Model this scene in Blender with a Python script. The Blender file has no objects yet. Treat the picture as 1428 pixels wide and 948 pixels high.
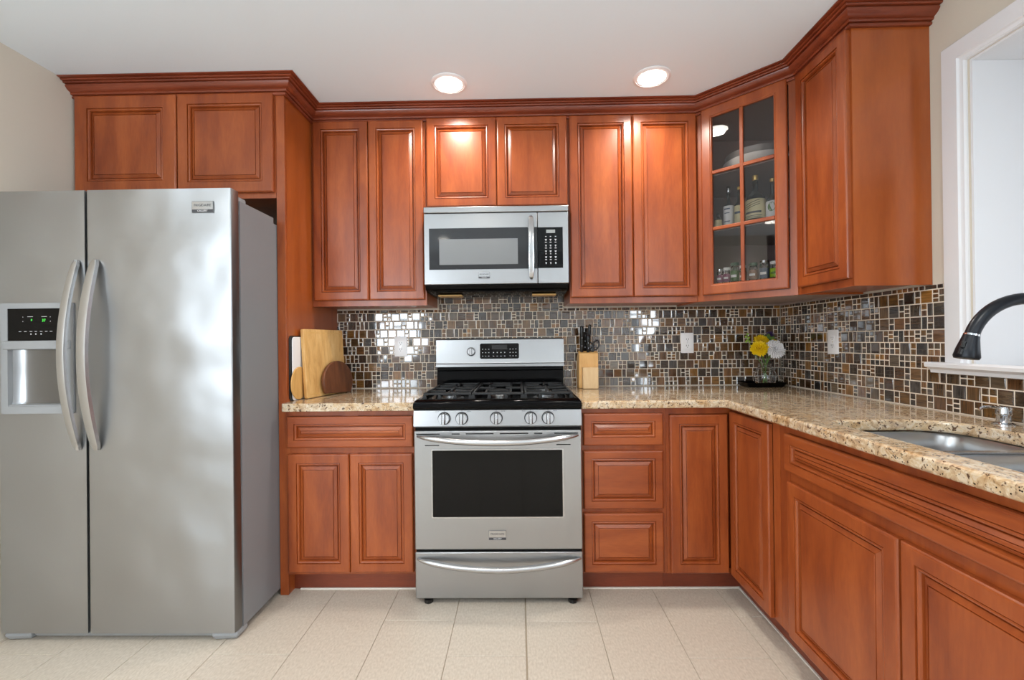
import bpy, bmesh, math, random
from mathutils import Vector, Matrix
random.seed(7)
S = bpy.context.scene
COL = S.collection

# ------------------------------------------------------------------ camera
f_px, yaw, pit, rol, CAM_H = 620.07, .0153, .0027, -.0111, 1.2019
def rot_rows():
    c, s = math.cos(yaw), math.sin(yaw);  A = Matrix(((c, s, 0), (-s, c, 0), (0, 0, 1)))
    c, s = math.cos(pit), math.sin(pit);  B_ = Matrix(((1, 0, 0), (0, c, s), (0, -s, c)))
    c, s = math.cos(rol), math.sin(rol);  C_ = Matrix(((c, 0, s), (0, 1, 0), (-s, 0, c)))
    return C_ @ B_ @ A
R_ = rot_rows()
cam_d = bpy.data.cameras.new('camera'); cam = bpy.data.objects.new('camera', cam_d); COL.objects.link(cam)
M3 = Matrix((R_[0], R_[2], -R_[1])).transposed()
cam.matrix_world = Matrix.Translation((0, 0, CAM_H)) @ M3.to_4x4()
cam_d.sensor_width = 36; cam_d.lens = f_px / 1428 * 36; cam_d.clip_start = .02; cam_d.clip_end = 60
S.camera = cam

# ------------------------------------------------------------------ exposure, world, lights
S.view_settings.view_transform = 'Standard'; S.view_settings.look = 'None'
S.view_settings.gamma = 1; S.view_settings.use_curve_mapping = False
S.view_settings.exposure = 0.12
W = bpy.data.worlds.new('daylight'); S.world = W; W.use_nodes = True
bg = W.node_tree.nodes['Background']; bg.inputs[0].default_value = (.84, .92, 1, 1); bg.inputs[1].default_value = .8
def area(name, loc, direction, sx, sy, power, color=(1, 1, 1), shape='RECTANGLE', spread=180):
    d = bpy.data.lights.new(name, 'AREA'); d.shape = shape; d.size = sx; d.size_y = sy; d.energy = power; d.color = color
    d.spread = math.radians(spread)
    o = bpy.data.objects.new(name, d); COL.objects.link(o); o.location = loc
    o.rotation_euler = Vector(direction).to_track_quat('-Z', 'Z' if abs(direction[2]) < .9 else 'Y').to_euler()
    return o
BACK = -1.7; XRW = 1.5875
WARM = (1, .93, .84); DAY = (.84, .93, 1)
area('back_window_light', (-1.95, BACK + .03, 1.5), (0, 1, 0), .85, .95, 36, DAY)
area('back_window_light', (2.35, BACK + .03, 1.5), (0, 1, 0), .85, .95, 36, DAY)
area('side_fill_light', (-3.55, -.55, 1.35), (1, .15, 0), 1.7, 1.9, 50, DAY)  # unseen side source, added as fill for the kitchen
area('side_fill_light', (3.25, -.75, 1.35), (-1, .2, 0), 1.3, 1.9, 78, DAY)  # second added side fill, opposite the first
area('garden_window_light', (XRW + .60, 1.0, 1.64), (-1, 0, 0), 1.0, .98, 3.0, DAY)

# ------------------------------------------------------------------ materials
def lin(r, g, b):
    f = lambda c: (c / 255 / 12.92) if c / 255 <= .04045 else ((c / 255 + .055) / 1.055) ** 2.4
    return (f(r), f(g), f(b), 1)
def newmat(name):
    m = bpy.data.materials.new(name); m.use_nodes = True
    return m, m.node_tree.nodes, m.node_tree.links, m.node_tree.nodes['Principled BSDF']
def plain(name, rgb, rough=.5, metal=0, coat=0, bump=0, bscale=200, emis=0, spec=.5):
    m, N, L, P = newmat(name)
    P.inputs['Base Color'].default_value = lin(*rgb); P.inputs['Roughness'].default_value = rough
    P.inputs['Metallic'].default_value = metal; P.inputs['Coat Weight'].default_value = coat
    P.inputs['Specular IOR Level'].default_value = spec
    if emis:
        P.inputs['Emission Color'].default_value = lin(*rgb); P.inputs['Emission Strength'].default_value = emis
    # light procedural mottling keeps every surface node based
    n = N.new('ShaderNodeTexNoise'); n.inputs['Scale'].default_value = bscale; n.inputs['Detail'].default_value = 3
    tc = N.new('ShaderNodeTexCoord'); L.new(tc.outputs['Object'], n.inputs['Vector'])
    if bump:
        b = N.new('ShaderNodeBump'); b.inputs['Strength'].default_value = bump; b.inputs['Distance'].default_value = .001
        L.new(n.outputs['Fac'], b.inputs['Height']); L.new(b.outputs['Normal'], P.inputs['Normal'])
    else:
        r = N.new('ShaderNodeMapRange'); r.inputs[3].default_value = max(0, rough - .02); r.inputs[4].default_value = min(1, rough + .02)
        L.new(n.outputs['Fac'], r.inputs[0]); L.new(r.outputs[0], P.inputs['Roughness'])
    return m
def ramp(N, stops):
    r = N.new('ShaderNodeValToRGB'); e = r.color_ramp.elements
    while len(e) > 1: e.remove(e[-1])
    e[0].position, e[0].color = stops[0]
    for p, c in stops[1:]:
        x = e.new(p); x.color = c
    return r
def wood(name, c1, c2, c3, grain='Z', rough=.34, coat=.18, scale=1.0, fine=.25):
    m, N, L, P = newmat(name)
    tc = N.new('ShaderNodeTexCoord'); mp = N.new('ShaderNodeMapping')
    s = {'Z': (5, 5, .9), 'X': (.9, 5, 5), 'Y': (5, .9, 5)}[grain]
    mp.inputs['Scale'].default_value = [k * scale for k in s]
    L.new(tc.outputs['Object'], mp.inputs['Vector'])
    n = N.new('ShaderNodeTexNoise'); n.inputs['Scale'].default_value = 2.2; n.inputs['Detail'].default_value = 5; n.inputs['Roughness'].default_value = .55
    n.inputs['Distortion'].default_value = .6
    L.new(mp.outputs[0], n.inputs['Vector'])
    r = ramp(N, [(.28, c1), (.5, c2), (.74, c3)]); L.new(n.outputs['Fac'], r.inputs[0])
    n2 = N.new('ShaderNodeTexNoise'); n2.inputs['Scale'].default_value = 26; n2.inputs['Detail'].default_value = 3
    L.new(mp.outputs[0], n2.inputs['Vector'])
    mx = N.new('ShaderNodeMix'); mx.data_type = 'RGBA'; mx.blend_type = 'SOFT_LIGHT'; mx.inputs[0].default_value = fine
    L.new(r.outputs[0], mx.inputs[6]); L.new(n2.outputs['Fac'], mx.inputs[7]); L.new(mx.outputs[2], P.inputs['Base Color'])
    P.inputs['Roughness'].default_value = rough; P.inputs['Coat Weight'].default_value = coat; P.inputs['Coat Roughness'].default_value = .18
    b = N.new('ShaderNodeBump'); b.inputs['Strength'].default_value = .08; b.inputs['Distance'].default_value = .0008
    L.new(n.outputs['Fac'], b.inputs['Height']); L.new(b.outputs['Normal'], P.inputs['Coat Normal'])
    return m
CW = (lin(124, 54, 23), lin(150, 72, 31), lin(170, 88, 41))
WV = wood('cherry_stained_maple', *CW)
WH = wood('cherry_stained_maple_horizontal', *CW, grain='X')
WY = wood('cherry_stained_maple_side_run', *CW, grain='Y')
WC = wood('cherry_crown', lin(106, 44, 26), lin(126, 56, 32), lin(146, 70, 42), grain='X', rough=.28)
WS = wood('cherry_veneer_side', lin(150, 72, 26), lin(164, 82, 32), lin(174, 90, 38), rough=.28, coat=.35, fine=.12)
BAM = wood('bamboo_board', lin(196, 146, 84), lin(222, 176, 110), lin(236, 196, 134), grain='Z', rough=.5, coat=0, scale=3)
BAMB = wood('bamboo_knife_block', lin(214, 160, 92), lin(230, 180, 112), lin(240, 196, 130), rough=.45, coat=.1, scale=2)
PINE = wood('pale_pine', lin(226, 186, 132), lin(236, 200, 150), lin(244, 212, 166), rough=.5, coat=0, scale=2)
WAL = wood('walnut_board', lin(74, 40, 24), lin(100, 58, 34), lin(124, 74, 44), rough=.5, coat=0, scale=3)
YEL = wood('golden_round_board', lin(206, 156, 84), lin(222, 174, 104), lin(230, 188, 122), rough=.5, coat=0, scale=2.5)
def steel(name, base=.6, rough=.28, axis='X', cloud=0.0, tint=(.982, 1, 1.02)):
    m, N, L, P = newmat(name)
    P.inputs['Metallic'].default_value = 1; P.inputs['Base Color'].default_value = (base * tint[0], base * tint[1], base * tint[2], 1)
    tc = N.new('ShaderNodeTexCoord'); mp = N.new('ShaderNodeMapping')
    mp.inputs['Scale'].default_value = {'X': (6, 300, 700), 'Z': (700, 300, 6)}[axis]
    L.new(tc.outputs['Object'], mp.inputs['Vector'])
    n = N.new('ShaderNodeTexNoise'); n.inputs['Scale'].default_value = 1; n.inputs['Detail'].default_value = 2
    L.new(mp.outputs[0], n.inputs['Vector'])
    b = N.new('ShaderNodeBump'); b.inputs['Strength'].default_value = .02; b.inputs['Distance'].default_value = .0004
    L.new(n.outputs['Fac'], b.inputs['Height'])
    if cloud:
        c = N.new('ShaderNodeTexNoise'); c.inputs['Scale'].default_value = 2.6; c.inputs['Detail'].default_value = 1.5
        L.new(tc.outputs['Object'], c.inputs['Vector'])
        b2 = N.new('ShaderNodeBump'); b2.inputs['Strength'].default_value = cloud; b2.inputs['Distance'].default_value = .05
        L.new(c.outputs['Fac'], b2.inputs['Height']); L.new(b.outputs['Normal'], b2.inputs['Normal']); L.new(b2.outputs['Normal'], P.inputs['Normal'])
    else: L.new(b.outputs['Normal'], P.inputs['Normal'])
    r = N.new('ShaderNodeMapRange'); r.inputs[3].default_value = rough - .03; r.inputs[4].default_value = rough + .04
    L.new(n.outputs['Fac'], r.inputs[0]); L.new(r.outputs[0], P.inputs['Roughness'])
    return m
SS = steel('brushed_stainless', .41, .32)
SSF = steel('fridge_stainless', .42, .38, 'X', .8)
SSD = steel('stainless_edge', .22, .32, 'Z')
SSH = steel('stainless_handle', .52, .24, 'X')
SSK = steel('sink_stainless', .52, .30, 'X')
SSN = steel('dispenser_stainless', .26, .25, 'Z')
CHR = plain('chrome', (215, 218, 222), .06, 1)
GRY = plain('grey_fridge_case', (128, 130, 133), .42, 0, bump=.15, bscale=500)
GRYP = plain('light_grey_plastic', (150, 153, 156), .45)
BLK = plain('black_enamel', (5, 5, 6), .1, spec=.12)
BLKM = plain('black_cast_iron', (16, 16, 17), .45, bump=.3, bscale=700)
BLKG = plain('black_glass', (7, 7, 8), .06, spec=.22)
BLKP = plain('black_plastic', (14, 14, 15), .35)
MWG = plain('microwave_smoked_glass', (40, 41, 43), .06, spec=.5)
MWS = plain('microwave_screen', (132, 134, 135), .2, .25)
WHT = plain('white_paint_trim', (232, 233, 236), .4)
WPL = plain('white_plastic', (246, 246, 248), .3)
CAU = plain('white_caulk', (228, 222, 212), .6)
LGT = plain('button_print', (215, 216, 218), .5)
DKP = plain('dark_print', (60, 60, 64), .5)
GRN = plain('green_display', (70, 200, 70), .4, emis=1.2)
LCD = plain('grey_lcd', (150, 155, 155), .3)
FAU = plain('faucet_black', (26, 30, 36), .34, .5)
DARK = plain('dark_void', (14, 10, 9), .8)
AMB = plain('amber_lens', (190, 150, 90), .35)
CEIL = plain('ceiling_paint', (236, 246, 253), .85, bump=.12, bscale=60)
WALL = plain('beige_wall_paint', (214, 205, 190), .8, bump=.15, bscale=90)
BACKW = plain('back_room_paint', (220, 221, 222), .85, bump=.1, bscale=90)
INT = plain('cabinet_interior', (158, 140, 134), .6)
STL = plain('leaf_green', (92, 128, 54), .5)
PYEL = plain('yellow_petals', (250, 214, 20), .55)
PWHT = plain('white_petals', (254, 253, 254), .55)
PPUR = plain('purple_petals', (62, 38, 100), .55)
CER = plain('white_ceramic', (226, 222, 214), .4, bump=.5, bscale=90)
CERG = plain('grey_ceramic', (140, 136, 132), .3)
PAP = plain('cream_label', (216, 205, 160), .6)
PAPW = plain('white_label', (225, 224, 220), .6)
OLV = plain('label_green', (96, 128, 60), .6)
def glass(name, tint=(1, 1, 1, 1), ior=1.45, rough=0.0):
    m, N, L, P = newmat(name)
    P.inputs['Base Color'].default_value = tint; P.inputs['Roughness'].default_value = rough; P.inputs['IOR'].default_value = ior
    P.inputs['Transmission Weight'].default_value = 1
    return m
GLS = glass('clear_glass'); GBR = glass('dark_bottle_glass', (.10, .13, .08, 1)); GGR = glass('green_bottle_glass', (.3, .5, .35, 1))
def pane_mat():
    m, N, L, P = newmat('cabinet_pane')
    o = N['Material Output']; g = N.new('ShaderNodeBsdfGlossy'); g.inputs['Roughness'].default_value = .02
    t = N.new('ShaderNodeBsdfTransparent'); t.inputs[0].default_value = (.93, .92, .92, 1)
    fr = N.new('ShaderNodeFresnel'); fr.inputs[0].default_value = 1.5; mx = N.new('ShaderNodeMixShader')
    L.new(fr.outputs[0], mx.inputs[0]); L.new(t.outputs[0], mx.inputs[1]); L.new(g.outputs[0], mx.inputs[2]); L.new(mx.outputs[0], o.inputs[0])
    return m
PANE = pane_mat()
def granite():
    m, N, L, P = newmat('golden_granite')
    tc = N.new('ShaderNodeTexCoord')
    def noise(sc, det, rg=.6, dist=0):
        n = N.new('ShaderNodeTexNoise'); n.inputs['Scale'].default_value = sc; n.inputs['Detail'].default_value = det
        n.inputs['Roughness'].default_value = rg; n.inputs['Distortion'].default_value = dist
        L.new(tc.outputs['Object'], n.inputs['Vector']); return n
    a = noise(38, 8, .68, .8); r = ramp(N, [(.32, lin(112, 84, 58)), (.42, lin(172, 136, 94)), (.50, lin(202, 174, 134)), (.58, lin(222, 208, 182)), (.72, lin(186, 172, 154))])
    L.new(a.outputs['Fac'], r.inputs[0])
    b = noise(9, 4, .6, 1.0); rb = ramp(N, [(.36, lin(184, 146, 102)), (.62, lin(212, 200, 180))]); L.new(b.outputs['Fac'], rb.inputs[0])
    m1 = N.new('ShaderNodeMix'); m1.data_type = 'RGBA'; m1.blend_type = 'MIX'; m1.inputs[0].default_value = .4
    L.new(r.outputs[0], m1.inputs[6]); L.new(rb.outputs[0], m1.inputs[7])
    c = noise(75, 5, .6, .5); rc = ramp(N, [(.57, (0, 0, 0, 1)), (.63, (1, 1, 1, 1))]); L.new(c.outputs['Fac'], rc.inputs[0])
    m2 = N.new('ShaderNodeMix'); m2.data_type = 'RGBA'; m2.inputs[7].default_value = lin(92, 68, 52)
    L.new(rc.outputs[0], m2.inputs[0]); L.new(m1.outputs[2], m2.inputs[6])
    d = N.new('ShaderNodeTexVoronoi'); d.inputs['Scale'].default_value = 110; d.inputs['Randomness'].default_value = 1
    L.new(tc.outputs['Object'], d.inputs['Vector'])
    rd = ramp(N, [(.16, (1, 1, 1, 1)), (.26, (0, 0, 0, 1))]); L.new(d.outputs['Distance'], rd.inputs[0])
    e = noise(24, 2); re = ramp(N, [(.46, (0, 0, 0, 1)), (.54, (1, 1, 1, 1))]); L.new(e.outputs['Fac'], re.inputs[0])
    mu = N.new('ShaderNodeMath'); mu.operation = 'MULTIPLY'; L.new(rd.outputs[0], mu.inputs[0]); L.new(re.outputs[0], mu.inputs[1])
    m3 = N.new('ShaderNodeMix'); m3.data_type = 'RGBA'; m3.inputs[7].default_value = lin(30, 24, 22)
    L.new(mu.outputs[0], m3.inputs[0]); L.new(m2.outputs[2], m3.inputs[6]); L.new(m3.outputs[2], P.inputs['Base Color'])
    P.inputs['Roughness'].default_value = .1; P.inputs['Coat Weight'].default_value = .3
    return m
GRAN = granite()
def floor_mat():
    m, N, L, P = newmat('floor_tile')
    tc = N.new('ShaderNodeTexCoord'); n = N.new('ShaderNodeTexNoise'); n.inputs['Scale'].default_value = 90; n.inputs['Detail'].default_value = 6
    mp = N.new('ShaderNodeMapping'); mp.inputs['Scale'].default_value = (1.6, .7, 1); L.new(tc.outputs['Object'], mp.inputs[0]); L.new(mp.outputs[0], n.inputs['Vector'])
    r = ramp(N, [(.3, lin(188, 177, 162)), (.7, lin(208, 198, 184))]); L.new(n.outputs['Fac'], r.inputs[0])
    L.new(r.outputs[0], P.inputs['Base Color']); P.inputs['Roughness'].default_value = .45
    b = N.new('ShaderNodeBump'); b.inputs['Strength'].default_value = .12; b.inputs['Distance'].default_value = .001; L.new(n.outputs['Fac'], b.inputs['Height']); L.new(b.outputs['Normal'], P.inputs['Normal'])
    return m
FLR = floor_mat(); FGR = plain('floor_grout', (160, 146, 126), .9)
def tile_mat():
    m, N, L, P = newmat('glass_mosaic')
    at = N.new('ShaderNodeAttribute'); at.attribute_name = 'tile_color'
    tc = N.new('ShaderNodeTexCoord'); mp = N.new('ShaderNodeMapping'); mp.inputs['Scale'].default_value = (14, 14, 170)
    L.new(tc.outputs['Object'], mp.inputs[0]); n = N.new('ShaderNodeTexNoise'); n.inputs['Scale'].default_value = 1; n.inputs['Detail'].default_value = 4
    L.new(mp.outputs[0], n.inputs['Vector'])
    mp2 = N.new('ShaderNodeMapping'); mp2.inputs['Scale'].default_value = (170, 170, 14); L.new(tc.outputs['Object'], mp2.inputs[0])
    n2 = N.new('ShaderNodeTexNoise'); n2.inputs['Scale'].default_value = 1; n2.inputs['Detail'].default_value = 4; L.new(mp2.outputs[0], n2.inputs['Vector'])
    sel = N.new('ShaderNodeMix'); sel.data_type = 'FLOAT'
    L.new(at.outputs['Alpha'], sel.inputs[0]); L.new(n.outputs['Fac'], sel.inputs[2]); L.new(n2.outputs['Fac'], sel.inputs[3])
    r = N.new('ShaderNodeMapRange'); r.inputs[1].default_value = .3; r.inputs[2].default_value = .7; r.inputs[3].default_value = .5; r.inputs[4].default_value = 1.55
    L.new(sel.outputs[0], r.inputs[0])
    mx = N.new('ShaderNodeVectorMath'); mx.operation = 'SCALE'; L.new(at.outputs['Color'], mx.inputs[0]); L.new(r.outputs[0], mx.inputs['Scale'])
    L.new(mx.outputs[0], P.inputs['Base Color']); P.inputs['Roughness'].default_value = .07; P.inputs['Coat Weight'].default_value = 1; P.inputs['Coat Roughness'].default_value = .02
    P.inputs['IOR'].default_value = 1.55
    return m
TIL = tile_mat(); GROUT = plain('mosaic_grout', (230, 218, 202), .9)

# ------------------------------------------------------------------ builders
def bname(n): return n
def thing(name, label, cat, loc=(0, 0, 0), group=None):
    o = bpy.data.objects.new(name, None); COL.objects.link(o); o.location = loc; o.empty_display_size = .05
    o['label'] = label; o['category'] = cat
    if group: o['group'] = group
    return o
def wloc(o):
    v = Vector((0, 0, 0))
    while o is not None: v += Vector(o.location); o = o.parent
    return v
class Fr:                                     # local frame: u along, n outward, z up
    def __init__(s, ox, oy, u=(1, 0), n=(0, -1)): s.o = (ox, oy); s.u = u; s.n = n
    def __call__(s, u, n, z): return (s.o[0] + u * s.u[0] + n * s.n[0], s.o[1] + u * s.u[1] + n * s.n[1], z)
ID = lambda x, y, z: (x, y, z)
class B:
    def __init__(s, T=ID): s.v = []; s.f = []; s.T = T; s.m = []; s.mi = 0
    def add(s, vs, fs):
        k = len(s.v); s.v += [s.T(*p) for p in vs]; s.f += [[i + k for i in q] for q in fs]; s.m += [s.mi] * len(fs); return s
    def box(s, a0, a1, b0, b1, c0, c1):
        return s.add([(a, b, c) for a in (a0, a1) for b in (b0, b1) for c in (c0, c1)],
                     [(0, 1, 3, 2), (4, 6, 7, 5), (0, 4, 5, 1), (2, 3, 7, 6), (0, 2, 6, 4), (1, 5, 7, 3)])
    def rings(s, rs, close=True, cap0=False, cap1=False, cyc=False):
        k = len(rs[0]); vs = [p for r in rs for p in r]; fs = []
        for i in range(len(rs) - (0 if cyc else 1)):
            j2 = (i + 1) % len(rs)
            for j in range(k if close else k - 1):
                a, b = i * k + j, i * k + (j + 1) % k; c, d = j2 * k + (j + 1) % k, j2 * k + j
                fs.append((a, b, c, d))
        if cap0: fs.append(tuple(range(k)))
        if cap1: fs.append(tuple((len(rs) - 1) * k + i for i in range(k)))
        return s.add(vs, fs)
    def lathe(s, prof, c=(0, 0, 0), seg=24, axis='z', caps=True):
        rs = []
        for r, h in prof:
            ring = []
            for i in range(seg):
                t = 2 * math.pi * i / seg; x, y = r * math.cos(t), r * math.sin(t)
                ring.append({'z': (c[0] + x, c[1] + y, c[2] + h), 'n': (c[0] + x, c[1] + h, c[2] + y), 'u': (c[0] + h, c[1] + x, c[2] + y)}[axis])
            rs.append(ring)
        return s.rings(rs, True, caps, caps)
    def tube(s, pts, rad, seg=12, flat=None, up=(0, 0, 1)):
        P = [Vector(p) for p in pts]; n = len(P); rs = []
        if not hasattr(rad, '__len__'): rad = [rad] * n
        prev = None
        for i in range(n):
            t = (P[min(i + 1, n - 1)] - P[max(i - 1, 0)]).normalized()
            if prev is None:
                a = Vector(up); a = a - t * a.dot(t)
                if a.length < 1e-3: a = Vector((1, 0, 0)) - t * t.x
            else: a = prev - t * prev.dot(t)
            a.normalize(); prev = a; b = t.cross(a)
            ra, rb = (rad[i], rad[i]) if flat is None else (rad[i], rad[i] * flat)
            rs.append([tuple(P[i] + a * ra * math.cos(2 * math.pi * k / seg) + b * rb * math.sin(2 * math.pi * k / seg)) for k in range(seg)])
        return s.rings(rs, True, True, True)
    def prism(s, poly, n0, n1, plane='xy'):
        k = len(poly)
        def pt(p, h): return {'xy': (p[0], p[1], h), 'xz': (p[0], h, p[1]), 'yz': (h, p[0], p[1])}[plane]
        return s.add([pt(p, n0) for p in poly] + [pt(p, n1) for p in poly],
                     [tuple(range(k)), tuple(range(k, 2 * k))] + [(i, (i + 1) % k, k + (i + 1) % k, k + i) for i in range(k)])
    def build(s, name, mats, parent=None, bevel=0, bseg=2, smooth=35, label=None):
        if not isinstance(mats, (list, tuple)): mats = [mats]
        off = wloc(parent) if parent else Vector((0, 0, 0))
        me = bpy.data.meshes.new(name)
        bm = bmesh.new(); vs = [bm.verts.new(Vector(p) - off) for p in s.v]
        for q, mi in zip(s.f, s.m):
            try: fc = bm.faces.new([vs[i] for i in q]); fc.material_index = mi
            except ValueError: pass
        bmesh.ops.recalc_face_normals(bm, faces=bm.faces[:]); bm.to_mesh(me); bm.free()
        for m in mats: me.materials.append(m)
        if smooth:
            me.polygons.foreach_set('use_smooth', [True] * len(me.polygons)); me.set_sharp_from_angle(angle=math.radians(smooth))
        o = bpy.data.objects.new(name, me); COL.objects.link(o)
        if parent: o.parent = parent
        if bevel:
            md = o.modifiers.new('bevel', 'BEVEL'); md.width = bevel; md.segments = bseg; md.limit_method = 'ANGLE'; md.angle_limit = math.radians(40)
        if label: o['label'] = label
        return o
def tag(o, label, cat, group=None):
    o['label'] = label; o['category'] = cat
    if group: o['group'] = group
    return o
def struct(o): o['kind'] = 'structure'; return o
def text(name, s, size, T, mat, parent, u, n, z, thick=.0006, align='CENTER'):
    cu = bpy.data.curves.new(name, 'FONT'); cu.body = s; cu.size = size; cu.align_x = align; cu.align_y = 'CENTER'; cu.extrude = thick; cu.resolution_u = 2
    tmp = bpy.data.objects.new(name, cu); COL.objects.link(tmp)
    dg = bpy.context.evaluated_depsgraph_get(); me = bpy.data.meshes.new_from_object(tmp.evaluated_get(dg))
    COL.objects.unlink(tmp); bpy.data.objects.remove(tmp)
    off = wloc(parent)
    for v in me.vertices: v.co = Vector(T(u + v.co.x, n + v.co.z, z + v.co.y)) - off
    me.materials.clear(); me.materials.append(mat)
    o = bpy.data.objects.new(name, me); COL.objects.link(o); o.parent = parent; return o
def rrect(x0, x1, y0, y1, r, seg=5):
    rr = r if hasattr(r, '__len__') else (r,) * 4; out = []
    for (cx, cy, a, q) in ((x1 - rr[0], y1 - rr[0], 0, rr[0]), (x0 + rr[1], y1 - rr[1], 90, rr[1]), (x0 + rr[2], y0 + rr[2], 180, rr[2]), (x1 - rr[3], y0 + rr[3], 270, rr[3])):
        for i in range(seg + 1):
            t = math.radians(a + 90 * i / seg); out.append((cx + q * math.cos(t), cy + q * math.sin(t)))
    return out

# ------------------------------------------------------------------ room shell
YW, XR, XL, ZC, CT = 2.715, 1.5875, -2.132, 2.462, .922
struct(B().box(-3.7, 3.4, BACK - .1, YW + .1, -.06, -.003).build('floor', FGR))
fl = B()
cols = [-1.205 + .305 * k for k in range(-9, 18)]
offs = {0: 1.71, 1: 2.17, 2: 1.92, 3: 1.70, 4: 1.907, 5: 2.17, 6: 1.688, 7: 1.94}
g = .0011
for k, x0 in enumerate(cols):
    kk = k - 9; x0 = -1.205 + .305 * kk + (.0 if kk < 4 else .004); y = offs.get(kk, 1.71 + .2 * (kk % 3)) - .61 * 7
    while y < YW:
        a, b, c, d = max(x0, -3.7) + g, min(x0 + .305, 3.4) - g, max(y, BACK) + g, min(y + .61, YW) - g
        if b > a and d > c:
            e = .0012
            fl.rings([[(a, c, -.003), (b, c, -.003), (b, d, -.003), (a, d, -.003)], [(a, c, -.0012), (b, c, -.0012), (b, d, -.0012), (a, d, -.0012)],
                      [(a + e, c + e, 0), (b - e, c + e, 0), (b - e, d - e, 0), (a + e, d - e, 0)]], True, False, True)
        y += .61
fo = struct(fl.build('floor_tiles', FLR, smooth=0)); fo.name = 'floor.001'
struct(B().box(-3.7, 3.4, BACK - .1, YW + .1, ZC, ZC + .08).build('ceiling', CEIL))
struct(B().box(XL - .1, XR + .12, YW, YW + .1, 0, ZC).build('wall_back', WALL))
struct(B().box(XL - .1, XL, .2, YW, 0, ZC).build('wall_left', WALL))
# wall to the right with the garden-window opening
WY0, WY1, WZ0, WZ1 = .45, 1.578, 1.095, 2.170
w = B(); T_ = .12
w.box(XR, XR + T_, WY1, YW, 0, ZC).box(XR, XR + T_, 0.0, WY0, 0, ZC).box(XR, XR + T_, WY0, WY1, 0, WZ0 - .03).box(XR, XR + T_, WY0, WY1, WZ1, ZC)
struct(w.build('wall_right', WALL))
# back part of the room, behind the camera (wider, with back windows and side openings added for light)
wb = B()
def wall_with_holes(b, a0, a1, z0, z1, holes, mk):
    xs = sorted(set([a0, a1] + [h[0] for h in holes] + [h[1] for h in holes]))
    for p, q in zip(xs, xs[1:]):
        hs = [h for h in holes if h[0] <= p and h[1] >= q]
        if not hs: mk(p, q, z0, z1)
        for h in hs: mk(p, q, z0, h[2]); mk(p, q, h[3], z1)
bh = [(-2.375, -1.525, 1.025, 1.975), (1.925, 2.775, 1.025, 1.975)]
wall_with_holes(wb, -3.7, 3.4, 0, ZC, bh, lambda p, q, a, b: wb.box(p, q, BACK - .1, BACK, a, b))
struct(wb.build('wall_front', BACKW))
w1 = B(); wall_with_holes(w1, BACK, .2, 0, ZC, [(-1.4, .3 - .001, .4, 2.3)], lambda p, q, a, b: w1.box(-3.7, -3.6, p, q, a, b))
w1.box(-3.7, XL, .2, .3, 0, ZC); struct(w1.build('wall_far_left', BACKW))
w2 = B(); wall_with_holes(w2, BACK, 0, 0, ZC, [(-1.4, -.1, .4, 2.3)], lambda p, q, a, b: w2.box(3.3, 3.4, p, q, a, b))
w2.box(XR, 3.4, 0, .1, 0, ZC); struct(w2.build('wall_far_right', BACKW))
for i, (a, b_, c, d) in enumerate(bh):
    q = B()
    q.box(a - .06, b_ + .06, BACK, BACK + .02, d, d + .07).box(a - .06, b_ + .06, BACK, BACK + .02, c - .07, c)
    q.box(a - .06, a, BACK, BACK + .02, c, d).box(b_, b_ + .06, BACK, BACK + .02, c, d).box(a, b_, BACK + .035, BACK + .05, (c + d) / 2 - .015, (c + d) / 2 + .015)
    struct(q.build('window_%d' % (i + 2), WHT))
# garden window recess in the right wall: box projecting outward
X2 = XR + .50
win = struct(B().box(XR + T_, X2, WY1, WY1 + .03, WZ0 - .03, WZ1 + .03).box(XR + .001, X2, WY1 - .008, WY1 - .0002, WZ0, WZ1 - .0085).box(XR + .001, X2, WY0 + .0002, WY0 + .008, WZ0, WZ1 - .0085).box(XR + .001, X2, WY0, WY1, WZ1 - .008, WZ1 - .0002).box(XR + T_, X2, WY0 - .03, WY0, WZ0 - .03, WZ1 + .03)
       .box(XR + .0, X2, WY0 - .0, WY1, WZ0 - .03, WZ0).box(XR + T_, X2, WY0, WY1, WZ1, WZ1 + .03).build('window_1', WHT))
q = B().box(X2 - .03, X2, WY0, WY0 + .05, WZ0, WZ1).box(X2 - .03, X2, WY1 - .05, WY1, WZ0, WZ1).box(X2 - .03, X2, WY0 + .05, WY1 - .05, WZ0, WZ0 + .05).box(X2 - .03, X2, WY0 + .05, WY1 - .05, WZ1 - .05, WZ1)
q.build('window_frame', WHT, win, bevel=.002)
B().box(X2 - .018, X2 - .012, WY0 + .05, WY1 - .05, WZ0 + .05, WZ1 - .05).build('glass_pane', PANE, win)
# casing around it and the stool (sill)
cs = B(Fr(XR, 0, (0, -1), (-1, 0)))       # u = -y, n = into the room
def casing(b, y0, y1, z0, z1, vertical, inner_low):
    pass
prof = [(0, 0), (0, .012), (.004, .016), (.058, .020), (.064, .020), (.068, .014), (.074, .012), (.080, .012), (.084, .006), (.084, 0)]
# left leg: outer edge y=1.669 -> inner 1.585 ; head: outer z=2.256 -> inner 2.172
for (pts) in ([(k, n, 'L') for k, n in prof],):
    r0 = [(-(1.669 - k), n, WZ0) for k, n, _ in pts]; r1 = [(-(1.669 - k), n, 2.256 - k) for k, n, _ in pts]; r2 = [(-(.36 + k), n, 2.256 - k) for k, n, _ in pts]; r3 = [(-(.36 + k), n, WZ0) for k, n, _ in pts]
    cs.rings([r0, r1, r2, r3], True, True, True)
struct(cs.build('trim_1', WHT, smooth=20))
st = B()
st.prism([(XR, 1.066), (XR - .018, 1.066), (XR - .020, 1.078), (XR - .030, 1.084), (XR - .042, 1.088), (XR - .044, 1.100), (XR - .038, 1.106), (XR, 1.106)], .31, 1.721, 'xz')
struct(st.build('trim_2', WHT, smooth=20))
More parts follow.
